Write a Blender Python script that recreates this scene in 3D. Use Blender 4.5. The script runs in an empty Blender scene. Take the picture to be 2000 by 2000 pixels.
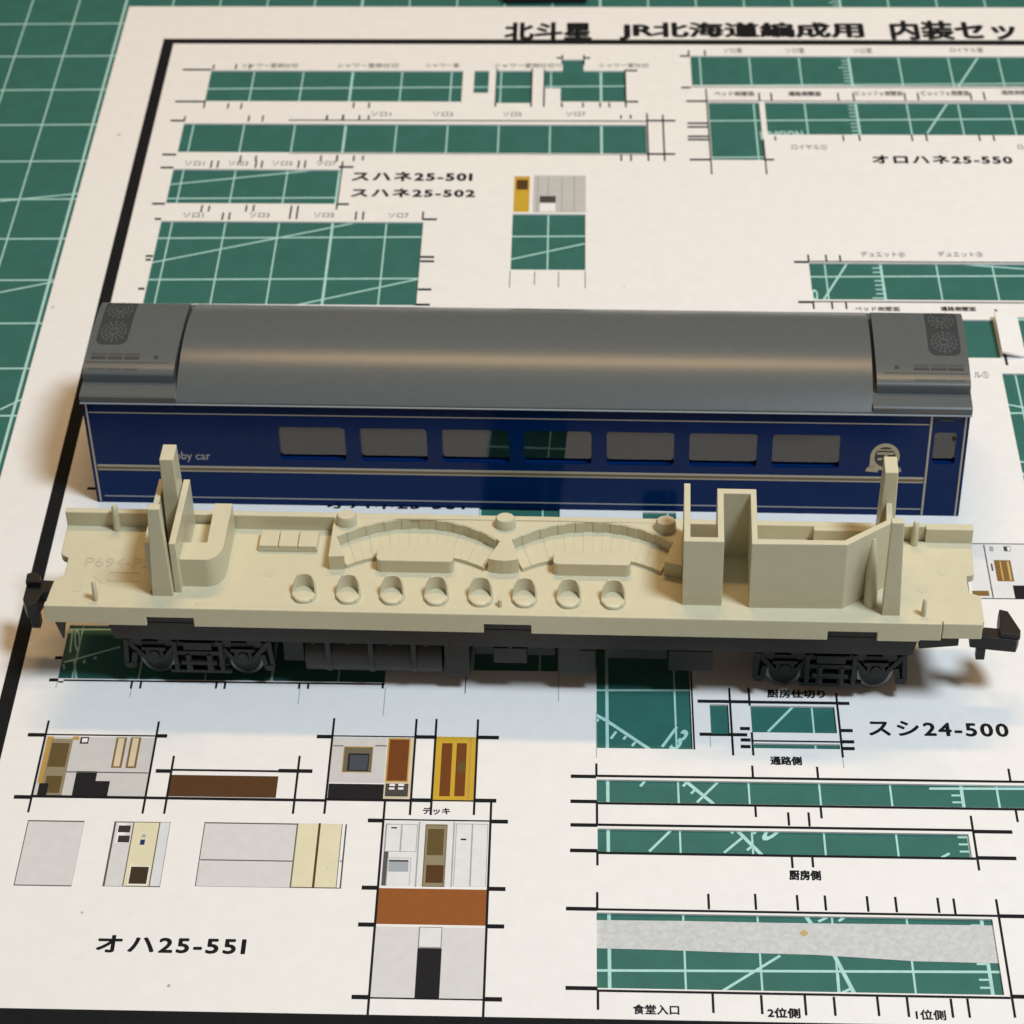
import bpy, bmesh, math, random
from mathutils import Vector, Matrix

# ---------------------------------------------------------------- scene, camera, light
# One Blender unit is one centimetre; every number below is in millimetres and is multiplied by S.
S = 0.1
random.seed(4)
sc = bpy.context.scene
col = sc.collection

cam_data = bpy.data.cameras.new('camera')
cam = bpy.data.objects.new('camera', cam_data)
col.objects.link(cam)
cam_data.sensor_fit = 'HORIZONTAL'
cam_data.sensor_width = 36.0
cam_data.lens = 36.0 * 4987.9 / 2000.0
cam_data.clip_start = 0.5
cam_data.clip_end = 500.0
cam.location = Vector((73.373, -355.101, 199.994)) * S
cam.rotation_euler = (Matrix.Rotation(0.0387, 3, 'Z') @ Matrix.Rotation(0.8681, 3, 'X') @ Matrix.Rotation(-0.0265, 3, 'Z')).to_euler()
cam_data.dof.use_dof = True
cam_data.dof.focus_distance = 26.6
cam_data.dof.aperture_fstop = 0.85
sc.camera = cam

world = bpy.data.worlds.new('World')
sc.world = world
world.use_nodes = True
bg = world.node_tree.nodes['Background']
bg.inputs['Color'].default_value = (1.0, 0.84, 0.66, 1)
bg.inputs['Strength'].default_value = 0.17

def area(name, loc, target, size, power, color, size_y=None):
    d = bpy.data.lights.new(name, 'AREA')
    d.shape = 'RECTANGLE' if size_y else 'DISK'
    d.size = size * S
    if size_y: d.size_y = size_y * S
    d.energy = power
    d.color = color
    o = bpy.data.objects.new(name, d)
    col.objects.link(o)
    o.location = Vector(loc) * S
    o.rotation_euler = (Vector(target) - Vector(loc)).to_track_quat('-Z', 'Y').to_euler()
    return o
# cool ceiling lamp to the right of the table, warm lamp hanging beyond it
area('cool_lamp', (300, -280, 560), (65, -125, 5), 140, 36000, (0.73, 0.87, 1.0))
area('warm_lamp', (65, 145, 600), (65, -125, 5), 300, 15200, (1.0, 0.65, 0.29), 36)

sc.view_settings.view_transform = 'Standard'
sc.view_settings.look = 'None'
sc.view_settings.gamma = 1.0
sc.view_settings.use_curve_mapping = False
sc.view_settings.exposure = 0.0
sc.cycles.max_bounces = 10
sc.cycles.transparent_max_bounces = 12

# ---------------------------------------------------------------- materials
MATS = {}
def material(name, color, rough=0.5, spec=0.5, noise=0.0, nscale=20.0, bump=0.0, bscale=60.0, sss=0.0, sss_color=None, coat=0.0, metallic=0.0, rough_noise=0.0):
    m = bpy.data.materials.new(name)
    m.use_nodes = True
    nt = m.node_tree
    b = nt.nodes['Principled BSDF']
    b.inputs['Base Color'].default_value = (*color, 1)
    b.inputs['Roughness'].default_value = rough
    b.inputs['Specular IOR Level'].default_value = spec
    b.inputs['Metallic'].default_value = metallic
    if coat:
        b.inputs['Coat Weight'].default_value = coat
        b.inputs['Coat Roughness'].default_value = 0.08
    if sss:
        b.inputs['Subsurface Weight'].default_value = sss
        b.inputs['Subsurface Radius'].default_value = sss_color or (0.08, 0.05, 0.025)
        b.inputs['Subsurface Scale'].default_value = 1.0
    tc = nt.nodes.new('ShaderNodeTexCoord')
    if noise:
        n = nt.nodes.new('ShaderNodeTexNoise')
        n.inputs['Scale'].default_value = nscale
        n.inputs['Detail'].default_value = 6
        nt.links.new(tc.outputs['Object'], n.inputs['Vector'])
        r = nt.nodes.new('ShaderNodeMapRange')
        r.inputs['From Min'].default_value = 0.25
        r.inputs['From Max'].default_value = 0.75
        r.inputs['To Min'].default_value = 1 - noise
        r.inputs['To Max'].default_value = 1 + noise
        nt.links.new(n.outputs['Fac'], r.inputs['Value'])
        mul = nt.nodes.new('ShaderNodeVectorMath')
        mul.operation = 'SCALE'
        mul.inputs[0].default_value = color
        nt.links.new(r.outputs['Result'], mul.inputs['Scale'])
        nt.links.new(mul.outputs['Vector'], b.inputs['Base Color'])
        if rough_noise:
            r2 = nt.nodes.new('ShaderNodeMapRange')
            r2.inputs['From Min'].default_value = 0.3
            r2.inputs['From Max'].default_value = 0.7
            r2.inputs['To Min'].default_value = rough - rough_noise
            r2.inputs['To Max'].default_value = rough + rough_noise
            nt.links.new(n.outputs['Fac'], r2.inputs['Value'])
            nt.links.new(r2.outputs['Result'], b.inputs['Roughness'])
    if bump:
        n2 = nt.nodes.new('ShaderNodeTexNoise')
        n2.inputs['Scale'].default_value = bscale
        n2.inputs['Detail'].default_value = 3
        nt.links.new(tc.outputs['Object'], n2.inputs['Vector'])
        bp = nt.nodes.new('ShaderNodeBump')
        bp.inputs['Strength'].default_value = bump
        bp.inputs['Distance'].default_value = 0.004
        nt.links.new(n2.outputs['Fac'], bp.inputs['Height'])
        nt.links.new(bp.outputs['Normal'], b.inputs['Normal'])
    MATS[name] = m
    return m

material('mat_green', (0.023, 0.128, 0.103), 0.62, 0.35, noise=0.10, nscale=3.0, bump=0.35, bscale=45)
material('mat_print', (0.40, 0.64, 0.58), 0.6, 0.3, noise=0.10, nscale=8)
material('paper', (0.80, 0.765, 0.725), 0.75, 0.25, noise=0.025, nscale=5.0, bump=0.15, bscale=70)
material('ink', (0.009, 0.009, 0.010), 0.8, 0.15, noise=0.2, nscale=12)
material('ink_grey', (0.035, 0.035, 0.035), 0.6, 0.3)
material('cut_line', (0.33, 0.42, 0.38), 0.7, 0.2)
material('beige', (0.60, 0.540, 0.370), 0.36, 0.38, noise=0.03, nscale=6, bump=0.12, bscale=40, sss=0.15)
material('roof_grey', (0.102, 0.108, 0.106), 0.26, 0.30, noise=0.04, nscale=9, bump=0.12, bscale=90)
material('lip_highlight', (0.30, 0.32, 0.32), 0.4, 0.4)  # painted highlight for the roof's lower lip
material('belt_gold', (0.16, 0.11, 0.05), 0.4, 0.3)
material('grille_dark', (0.036, 0.041, 0.043), 0.6, 0.25)
material('louvre_grey', (0.066, 0.070, 0.070), 0.5, 0.25)
material('vent_dark', (0.030, 0.032, 0.034), 0.5, 0.4)
material('blue', (0.0006, 0.0165, 0.088), 0.15, 0.13, noise=0.06, nscale=4, rough_noise=0.04)
material('stripe', (0.42, 0.37, 0.28), 0.35, 0.5)
material('emblem_gold', (0.42, 0.35, 0.22), 0.4, 0.5)
material('lettering_pale', (0.34, 0.34, 0.32), 0.4, 0.5)
material('black_plastic', (0.009, 0.009, 0.009), 0.45, 0.35, noise=0.15, nscale=14, bump=0.10, bscale=60)
material('under_grey', (0.021, 0.020, 0.020), 0.5, 0.35, noise=0.12, nscale=14)
material('wheel_metal', (0.20, 0.195, 0.185), 0.34, 0.5, metallic=0.9)
material('speck', (0.45, 0.42, 0.38), 0.8, 0.2)
material('stain', (0.50, 0.36, 0.16), 0.8, 0.2)
material('brown_wood', (0.022, 0.014, 0.010), 0.6, 0.3, noise=0.3, nscale=5)
for n_, c_ in dict(pgrey=(.56,.535,.51), pgrey2=(.64,.61,.59), pgrey3=(.66,.655,.65), lgrey=(.50,.48,.45), white=(.80,.77,.74), white2=(.71,.695,.675), black=(.010,.010,.012),
                   tan=(.26,.215,.13), gold=(.46,.27,.06), gold2=(.55,.38,.14), brown=(.22,.115,.03), brown2=(.115,.075,.025), brown_d=(.085,.036,.012), brown_g=(.14,.115,.075),
                   cream=(.62,.52,.36), cream2=(.70,.635,.43), rust=(.155,.045,.008), orange=(.27,.085,.018), yellow=(.55,.34,.03), screen=(.055,.065,.08), dgrey=(.06,.055,.05),
                   silver=(.34,.37,.39), linegrey=(.09,.085,.08), linegrey2=(.36,.35,.34), dark2=(.035,.03,.028), dark_b=(.045,.028,.014), navy=(.01,.03,.12)).items():
    material('print_' + n_, c_, 0.7, 0.2, noise=0.04, nscale=8)

def tape_material():
    m = bpy.data.materials.new('tape')
    m.use_nodes = True
    nt = m.node_tree
    b = nt.nodes['Principled BSDF']
    b.inputs['Base Color'].default_value = (0.66, 0.66, 0.645, 1)
    b.inputs['Roughness'].default_value = 0.7
    tr = nt.nodes.new('ShaderNodeBsdfTransparent')
    mix = nt.nodes.new('ShaderNodeMixShader')
    tc = nt.nodes.new('ShaderNodeTexCoord')
    n = nt.nodes.new('ShaderNodeTexNoise')
    n.inputs['Scale'].default_value = 15.0
    n.inputs['Detail'].default_value = 8
    n.inputs['Distortion'].default_value = 0.6
    nt.links.new(tc.outputs['Object'], n.inputs['Vector'])
    r = nt.nodes.new('ShaderNodeMapRange')
    r.inputs['From Min'].default_value = 0.35
    r.inputs['From Max'].default_value = 0.65
    r.inputs['To Min'].default_value = 0.66
    r.inputs['To Max'].default_value = 0.86
    nt.links.new(n.outputs['Fac'], r.inputs['Value'])
    nt.links.new(r.outputs['Result'], mix.inputs['Fac'])
    nt.links.new(tr.outputs[0], mix.inputs[1])
    nt.links.new(b.outputs[0], mix.inputs[2])
    nt.links.new(mix.outputs[0], nt.nodes['Material Output'].inputs['Surface'])
    MATS['tape'] = m
tape_material()

def glass_material():
    m = bpy.data.materials.new('window_glass')
    m.use_nodes = True
    nt = m.node_tree
    nt.nodes.remove(nt.nodes['Principled BSDF'])
    tr = nt.nodes.new('ShaderNodeBsdfTransparent')
    tr.inputs['Color'].default_value = (0.98, 0.98, 0.97, 1)
    gl = nt.nodes.new('ShaderNodeBsdfGlossy')
    gl.inputs['Roughness'].default_value = 0.03
    fr = nt.nodes.new('ShaderNodeFresnel')
    fr.inputs['IOR'].default_value = 1.9
    mix = nt.nodes.new('ShaderNodeMixShader')
    nt.links.new(fr.outputs[0], mix.inputs['Fac'])
    nt.links.new(tr.outputs[0], mix.inputs[1])
    nt.links.new(gl.outputs[0], mix.inputs[2])
    nt.links.new(mix.outputs[0], nt.nodes['Material Output'].inputs['Surface'])
    MATS['window_glass'] = m
glass_material()

# ---------------------------------------------------------------- builders
class MB:
    """Collects vertices and faces in millimetres; build() links them as one mesh object."""
    def __init__(s): s.v = []; s.f = []
    def add(s, verts, faces):
        o = len(s.v); s.v += [tuple(p) for p in verts]; s.f += [tuple(i + o for i in f) for f in faces]; return s
    def box(s, x0, x1, y0, y1, z0, z1):
        return s.add([(x0,y0,z0),(x1,y0,z0),(x1,y1,z0),(x0,y1,z0),(x0,y0,z1),(x1,y0,z1),(x1,y1,z1),(x0,y1,z1)],
                     [(0,3,2,1),(4,5,6,7),(0,1,5,4),(1,2,6,5),(2,3,7,6),(3,0,4,7)])
    def prism(s, poly, z0, z1):
        n = len(poly)
        if sum(poly[i][0]*poly[(i+1)%n][1] - poly[(i+1)%n][0]*poly[i][1] for i in range(n)) < 0: poly = poly[::-1]
        return s.add([(x,y,z0) for x,y in poly] + [(x,y,z1) for x,y in poly],
                     [tuple(range(n-1,-1,-1)), tuple(range(n,2*n))] + [(i,(i+1)%n,n+(i+1)%n,n+i) for i in range(n)])
    def loft(s, rings, cap=True):
        n = len(rings[0]); v = [p for r in rings for p in r]; f = []
        for k in range(len(rings)-1):
            for i in range(n):
                f.append((k*n+i, k*n+(i+1)%n, (k+1)*n+(i+1)%n, (k+1)*n+i))
        if cap: f += [tuple(range(n-1,-1,-1)), tuple(range((len(rings)-1)*n, len(rings)*n))]
        return s.add(v, f)
    def cyl(s, x, y, z0, z1, rx, ry, n=24, top=1.0):
        ring = lambda z, k: [(x+rx*k*math.cos(2*math.pi*i/n), y+ry*k*math.sin(2*math.pi*i/n), z) for i in range(n)]
        return s.loft([ring(z0,1), ring(z1,top)])
    def disc_y(s, x, z, y0, y1, rx, rz, n=28):
        ring = lambda y: [(x+rx*math.cos(2*math.pi*i/n), y, z+rz*math.sin(2*math.pi*i/n)) for i in range(n)]
        return s.loft([ring(y1), ring(y0)])
    def rod_x(s, x0, x1, y, z, ry, rz, n=16):
        ring = lambda x: [(x, y+ry*math.cos(2*math.pi*i/n), z+rz*math.sin(2*math.pi*i/n)) for i in range(n)]
        return s.loft([ring(x0), ring(x1)])
    def quad(s, pts): return s.add(pts, [tuple(range(len(pts)))])
    def build(s, name, mat, parent=None, smooth=False, bevel=0.0, seg=2, fix=True):
        me = bpy.data.meshes.new(name)
        me.from_pydata([(x*S, y*S, z*S) for x, y, z in s.v], [], s.f)
        me.validate()
        if fix:
            bm = bmesh.new(); bm.from_mesh(me)
            bmesh.ops.recalc_face_normals(bm, faces=bm.faces); bm.to_mesh(me); bm.free()
        me.materials.append(MATS[mat])
        o = bpy.data.objects.new(name, me)
        col.objects.link(o)
        if parent: o.parent = parent
        if smooth:
            me.polygons.foreach_set('use_smooth', [True]*len(me.polygons))
            md = o.modifiers.new('edges', 'EDGE_SPLIT'); md.split_angle = math.radians(38)
        if bevel:
            md = o.modifiers.new('bevel', 'BEVEL'); md.width = bevel*S; md.segments = seg
            md.limit_method = 'ANGLE'; md.angle_limit = math.radians(35)
            md.harden_normals = False
        return o

def thing(name, loc, rz, label, category, group=None):
    o = bpy.data.objects.new(name, None)
    o.empty_display_size = 0.3
    col.objects.link(o)
    o.location = Vector(loc) * S
    o.rotation_euler = (0, 0, rz)
    o['label'] = label; o['category'] = category
    if group: o['group'] = group
    return o
def tag(o, label, category):
    o['label'] = label; o['category'] = category
    return o

def text_polys(body, bold=0.0, spacing=1.0):
    """Glyph outlines of the built-in font as flat polygons, scaled into a unit box."""
    c = bpy.data.curves.new('lettering', 'FONT')
    c.body = body
    c.size = 1.0
    c.space_character = spacing
    c.resolution_u = 3
    o = bpy.data.objects.new('lettering', c)
    col.objects.link(o)
    bpy.context.view_layer.update()
    me = bpy.data.meshes.new_from_object(o.evaluated_get(bpy.context.evaluated_depsgraph_get()))
    bpy.data.objects.remove(o); bpy.data.curves.remove(c)
    v = [tuple(p.co) for p in me.vertices]; f = [tuple(p.vertices) for p in me.polygons]
    bpy.data.meshes.remove(me)
    x0 = min(p[0] for p in v); x1 = max(p[0] for p in v); y0 = min(p[1] for p in v); y1 = max(p[1] for p in v)
    if bold:            # thicken the strokes by laying shifted copies side by side
        V, Fc = [], []
        for k, (dx, dy) in enumerate(((0,0),(1,0),(-1,0),(0,1),(0,-1),(.7,.7),(-.7,.7),(.7,-.7),(-.7,-.7))):
            o_ = len(V); V += [(p[0]+dx*bold, p[1]+dy*bold) for p in v]; Fc += [tuple(i+o_ for i in q) for q in f]
        v, f = V, Fc; x0 -= bold; x1 += bold; y0 -= bold; y1 += bold
    return [((p[0]-x0)/max(x1-x0, 1e-6), (p[1]-y0)/max(y1-y0, 1e-6)) for p in v], f
HOLES = [(16.06, 54.6, -23.71, -14.74), (56.33, 58.55, -21.14, -14.66), (59.77, 65.0, -24.02, -14.64), (67.02, 69.48, -19.74, -14.61), (69.44, 79.1, -23.57, -14.6), (69.7, 72.88, -14.8, -11.29), (13.68, 82.06, -37.9, -30.03), (13.64, 38.06, -51.34, -42.46), (13.59, 50.49, -75.75, -55.87), (62.95, 73.14, -67.3, -53.67), (89.18, 146.04, -18.86, -10.1), (91.43, 98.97, -39.46, -23.61), (99.77, 145.39, -32.56, -23.56), (103.55, 138.08, -73.82, -65.23), (101.36, 126.89, -86.58, -78.2), (130.16, 133.94, -85.5, -77.53), (126.62, 130.73, -117.37, -89.87), (13.55, 50.58, -148.16, -139.33), (60.26, 70.03, -146.03, -105.79), (80.02, 84.05, -121.87, -118.14), (74.35, 84.79, -157.98, -142.05), (86.88, 88.92, -155.56, -150.98), (91.37, 100.63, -155.25, -151.1), (91.37, 100.78, -157.67, -156.93), (74.31, 122.54, -165.99, -162.69), (74.39, 113.23, -173.1, -169.81), (74.24, 114.32, -191.14, -181.38)]
MARKS_H = [(11.63, 16.04, -14.59, 0.5), (11.63, 16.25, -23.89, 0.5), (11.6, 13.54, -29.31, 0.5), (11.54, 13.58, -38.64, 0.5), (11.71, 13.6, -42.12, 0.5), (11.72, 13.57, -51.55, 0.5), (12.61, 13.53, -55.41, 0.5), (12.51, 13.54, -64.56, 0.5), (12.62, 13.39, -65.45, 0.5), (12.52, 13.4, -72.32, 0.5), (68.76, 69.7, -10.85, 0.5), (72.88, 73.87, -10.83, 0.5), (79.21, 81.04, -14.54, 0.5), (79.1, 81.03, -23.56, 0.5), (82.18, 86.41, -28.87, 0.5), (82.01, 86.16, -37.98, 0.5), (37.56, 39.71, -41.78, 0.5), (38.14, 39.72, -51.43, 0.5), (50.42, 52.37, -55.16, 0.5), (50.48, 52.4, -64.41, 0.5), (50.53, 52.44, -65.44, 0.5), (50.53, 52.36, -72.09, 0.5), (50.28, 52.32, -75.61, 0.5), (87.62, 89.09, -10.21, 0.5), (87.55, 88.89, -19.48, 0.5), (88.18, 91.38, -23.36, 0.5), (88.16, 91.26, -29.55, 0.5), (88.13, 91.23, -30.58, 0.5), (88.1, 91.21, -33.18, 0.5), (88.08, 91.18, -34.04, 0.5), (88.18, 91.24, -39.43, 0.5), (98.97, 100.3, -39.36, 0.5), (101.55, 103.56, -65.11, 0.5), (101.53, 103.38, -74.46, 0.5), (103.56, 134.39, -64.94, 0.25), (103.38, 133.13, -74.33, 0.25), (88.89, 140.5, -19.29, 0.2), (91.44, 139.98, -23.21, 0.2), (29.19, 82.18, -29.05, 0.3), (30.0, 82.01, -38.19, 0.15), (12.7, 13.61, -144.84, 0.5), (12.62, 13.65, -148.46, 0.5), (13.69, 14.27, -148.75, 0.25), (14.27, 50.59, -148.48, 0.25), (11.91, 12.98, -114.68, 0.5), (11.64, 13.66, -157.16, 0.55), (25.94, 27.11, -157.06, 0.55), (11.7, 13.51, -166.52, 0.55), (26.53, 28.24, -162.38, 0.55), (39.85, 43.57, -162.09, 0.55), (43.62, 45.3, -156.83, 0.55), (13.66, 25.94, -157.08, 0.22), (13.51, 45.41, -166.38, 0.4), (28.23, 39.84, -162.18, 0.3), (54.4, 56.83, -156.68, 0.55), (61.34, 63.65, -156.62, 0.55), (54.44, 56.72, -166.14, 0.55), (61.29, 63.61, -166.06, 0.55), (50.05, 51.76, -169.17, 0.55), (63.13, 64.92, -169.06, 0.55), (50.02, 51.68, -178.56, 0.55), (63.19, 64.88, -178.45, 0.55), (49.98, 51.69, -183.51, 0.55), (63.12, 64.87, -183.46, 0.55), (49.96, 51.62, -192.83, 0.55), (63.18, 64.88, -192.81, 0.55), (45.45, 54.39, -156.69, 0.2), (45.28, 56.73, -166.21, 0.4), (56.73, 61.29, -166.15, 0.2), (51.76, 63.13, -169.0, 0.2), (51.62, 63.18, -192.9, 0.2), (85.57, 89.17, -150.53, 0.5), (89.16, 91.37, -150.54, 0.5), (85.61, 90.82, -155.67, 0.5), (90.07, 91.16, -154.71, 0.5), (90.06, 91.15, -156.46, 0.5), (90.02, 91.09, -157.47, 0.5), (71.54, 74.28, -162.29, 0.5), (71.51, 74.34, -165.97, 0.5), (71.53, 74.37, -169.37, 0.5), (71.5, 74.35, -172.98, 0.5), (91.37, 100.95, -150.56, 0.45), (74.35, 120.96, -162.18, 0.35), (74.38, 120.42, -166.19, 0.35), (74.37, 113.8, -169.29, 0.35), (74.35, 113.62, -173.26, 0.35), (91.39, 100.93, -156.57, 0.25), (100.95, 102.34, -150.58, 0.5), (101.0, 102.37, -154.81, 0.5), (101.08, 102.4, -156.53, 0.5), (101.0, 102.37, -157.56, 0.5), (113.78, 117.86, -169.45, 0.5), (113.63, 117.8, -173.14, 0.5), (71.12, 74.32, -180.94, 0.5), (71.13, 74.32, -191.22, 0.5), (114.98, 119.19, -180.99, 0.5), (114.88, 117.79, -191.31, 0.5), (74.31, 115.0, -180.97, 0.3), (74.32, 114.86, -191.49, 0.3)]
MARKS_V = [(16.3, -14.57, -13.08, 0.25), (19.74, -14.39, -12.9, 0.25), (21.84, -14.38, -12.89, 0.25), (16.13, -25.73, -24.04, 0.25), (19.73, -25.87, -24.28, 0.25), (21.72, -26.01, -24.27, 0.25), (13.64, -29.56, -28.0, 0.25), (23.21, -29.5, -27.79, 0.25), (25.29, -29.49, -27.77, 0.25), (34.8, -29.07, -27.61, 0.25), (37.18, -29.16, -27.49, 0.25), (19.02, -42.17, -40.19, 0.25), (19.97, -42.17, -40.19, 0.25), (25.5, -42.12, -40.15, 0.25), (26.37, -42.12, -40.14, 0.25), (31.7, -42.08, -40.1, 0.25), (32.64, -42.07, -40.09, 0.25), (23.1, -40.91, -38.82, 0.25), (25.34, -40.3, -38.8, 0.25), (34.8, -40.33, -38.74, 0.25), (37.17, -40.21, -38.72, 0.25), (18.93, -53.72, -51.84, 0.25), (19.98, -53.48, -51.97, 0.25), (25.26, -53.43, -51.78, 0.25), (26.29, -53.42, -51.77, 0.25), (22.13, -55.56, -53.69, 0.25), (23.08, -55.55, -53.69, 0.25), (31.63, -55.24, -51.87, 0.25), (32.58, -55.24, -51.86, 0.25), (38.56, -25.6, -24.02, 0.25), (40.87, -25.58, -24.0, 0.25), (59.75, -25.11, -14.1, 0.25), (65.06, -25.08, -14.07, 0.25), (66.97, -25.06, -14.33, 0.25), (69.66, -25.21, -23.84, 0.25), (72.8, -25.19, -23.82, 0.25), (75.34, -25.17, -23.81, 0.25), (76.72, -25.17, -23.8, 0.25), (79.17, -25.15, -14.28, 0.25), (69.65, -12.67, -9.9, 0.25), (72.94, -12.93, -9.89, 0.25), (34.86, -28.91, -27.61, 0.25), (37.27, -29.05, -27.6, 0.25), (39.66, -28.88, -27.58, 0.25), (41.04, -28.87, -27.57, 0.25), (37.12, -40.31, -38.57, 0.25), (39.6, -40.19, -38.7, 0.25), (40.92, -40.03, -38.69, 0.25), (78.41, -28.38, -27.35, 0.25), (79.84, -28.38, -27.23, 0.25), (78.32, -39.91, -38.27, 0.25), (79.74, -39.9, -38.26, 0.25), (82.25, -39.88, -26.8, 0.25), (84.58, -39.86, -27.21, 0.25), (40.92, -55.4, -53.3, 0.25), (41.94, -55.39, -53.29, 0.25), (50.35, -55.31, -53.21, 0.25), (62.89, -71.54, -67.62, 0.1), (66.25, -70.86, -67.81, 0.1), (69.5, -71.47, -67.77, 0.1), (73.12, -71.65, -67.52, 0.1), (38.05, -52.85, -40.3, 0.25), (88.96, -10.1, -8.42, 0.25), (91.45, -10.09, -8.41, 0.25), (99.07, -23.3, -20.92, 0.25), (100.87, -23.29, -20.91, 0.25), (110.81, -23.24, -20.86, 0.25), (113.09, -23.22, -20.84, 0.25), (120.69, -22.92, -20.8, 0.25), (122.65, -22.91, -20.79, 0.25), (130.46, -22.86, -20.75, 0.25), (132.45, -22.85, -20.47, 0.25), (110.67, -34.3, -32.78, 0.25), (113.03, -34.28, -32.26, 0.25), (120.64, -34.23, -31.96, 0.25), (122.73, -34.22, -31.94, 0.25), (130.38, -34.17, -31.89, 0.25), (132.45, -34.15, -32.64, 0.25), (100.81, -34.27, -33.1, 0.25), (103.57, -65.1, -63.32, 0.25), (105.99, -64.99, -63.3, 0.25), (107.88, -64.88, -63.41, 0.25), (91.22, -43.34, -19.79, 0.22), (99.05, -43.28, -33.87, 0.22), (103.53, -76.05, -74.36, 0.25), (105.99, -76.03, -74.42, 0.25), (107.86, -76.0, -74.4, 0.25), (127.5, -88.12, -75.87, 0.35), (22.07, -149.69, -148.6, 0.25), (23.1, -149.67, -148.58, 0.25), (31.65, -149.51, -148.51, 0.25), (32.62, -149.56, -148.49, 0.25), (41.01, -149.4, -148.38, 0.25), (42.01, -149.38, -148.36, 0.25), (50.41, -149.17, -148.21, 0.25), (13.62, -168.75, -154.92, 0.25), (25.91, -168.69, -154.83, 0.25), (28.23, -168.67, -160.07, 0.25), (41.99, -168.39, -159.8, 0.25), (45.34, -168.32, -153.94, 0.25), (54.47, -168.31, -153.9, 0.25), (56.68, -168.27, -153.86, 0.25), (61.27, -168.17, -153.85, 0.25), (51.7, -194.99, -166.27, 0.25), (63.07, -194.99, -166.23, 0.25), (89.15, -158.84, -148.35, 0.25), (91.31, -151.15, -148.31, 0.25), (91.33, -158.8, -155.27, 0.25), (91.12, -162.26, -160.33, 0.25), (74.3, -162.3, -160.32, 0.25), (74.34, -169.34, -165.9, 0.25), (74.36, -175.01, -172.9, 0.25), (91.15, -167.86, -166.14, 0.25), (94.57, -169.02, -167.12, 0.25), (96.72, -169.07, -167.08, 0.25), (94.57, -174.95, -173.31, 0.25), (96.7, -174.82, -173.26, 0.25), (100.98, -158.91, -148.98, 0.25), (98.09, -162.22, -160.36, 0.25), (118.59, -162.11, -160.25, 0.25), (98.06, -167.91, -166.1, 0.25), (118.6, -168.02, -166.26, 0.25), (113.77, -174.88, -167.21, 0.25), (74.32, -180.96, -178.66, 0.25), (85.71, -180.72, -178.64, 0.25), (90.5, -180.68, -178.54, 0.25), (94.77, -180.68, -178.61, 0.25), (97.61, -180.62, -178.61, 0.25), (101.9, -180.69, -178.61, 0.25), (104.78, -180.72, -178.65, 0.25), (109.07, -180.69, -178.68, 0.25), (110.69, -180.81, -178.74, 0.25), (115.02, -193.92, -178.75, 0.25), (74.34, -193.89, -191.46, 0.25), (85.66, -194.01, -191.56, 0.25), (90.43, -194.05, -191.69, 0.25), (94.71, -194.1, -191.65, 0.25), (97.56, -194.09, -191.73, 0.25), (101.82, -194.02, -191.64, 0.25), (104.72, -194.07, -191.66, 0.25), (109.0, -194.06, -191.71, 0.25), (110.63, -194.02, -191.67, 0.25), (84.97, -158.02, -145.76, 0.2)]
CUTS = [(41.12, -151.76, -149.44), (50.72, -153.46, -148.95), (59.67, -149.74, -146.33), (22.14, -151.06, -149.69), (13.57, -149.73, -148.75), (59.69, -149.74, -146.37), (70.12, -150.81, -146.18), (86.75, -157.58, -155.66), (100.96, -160.5, -158.91), (74.32, -159.48, -152.4)]
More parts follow.
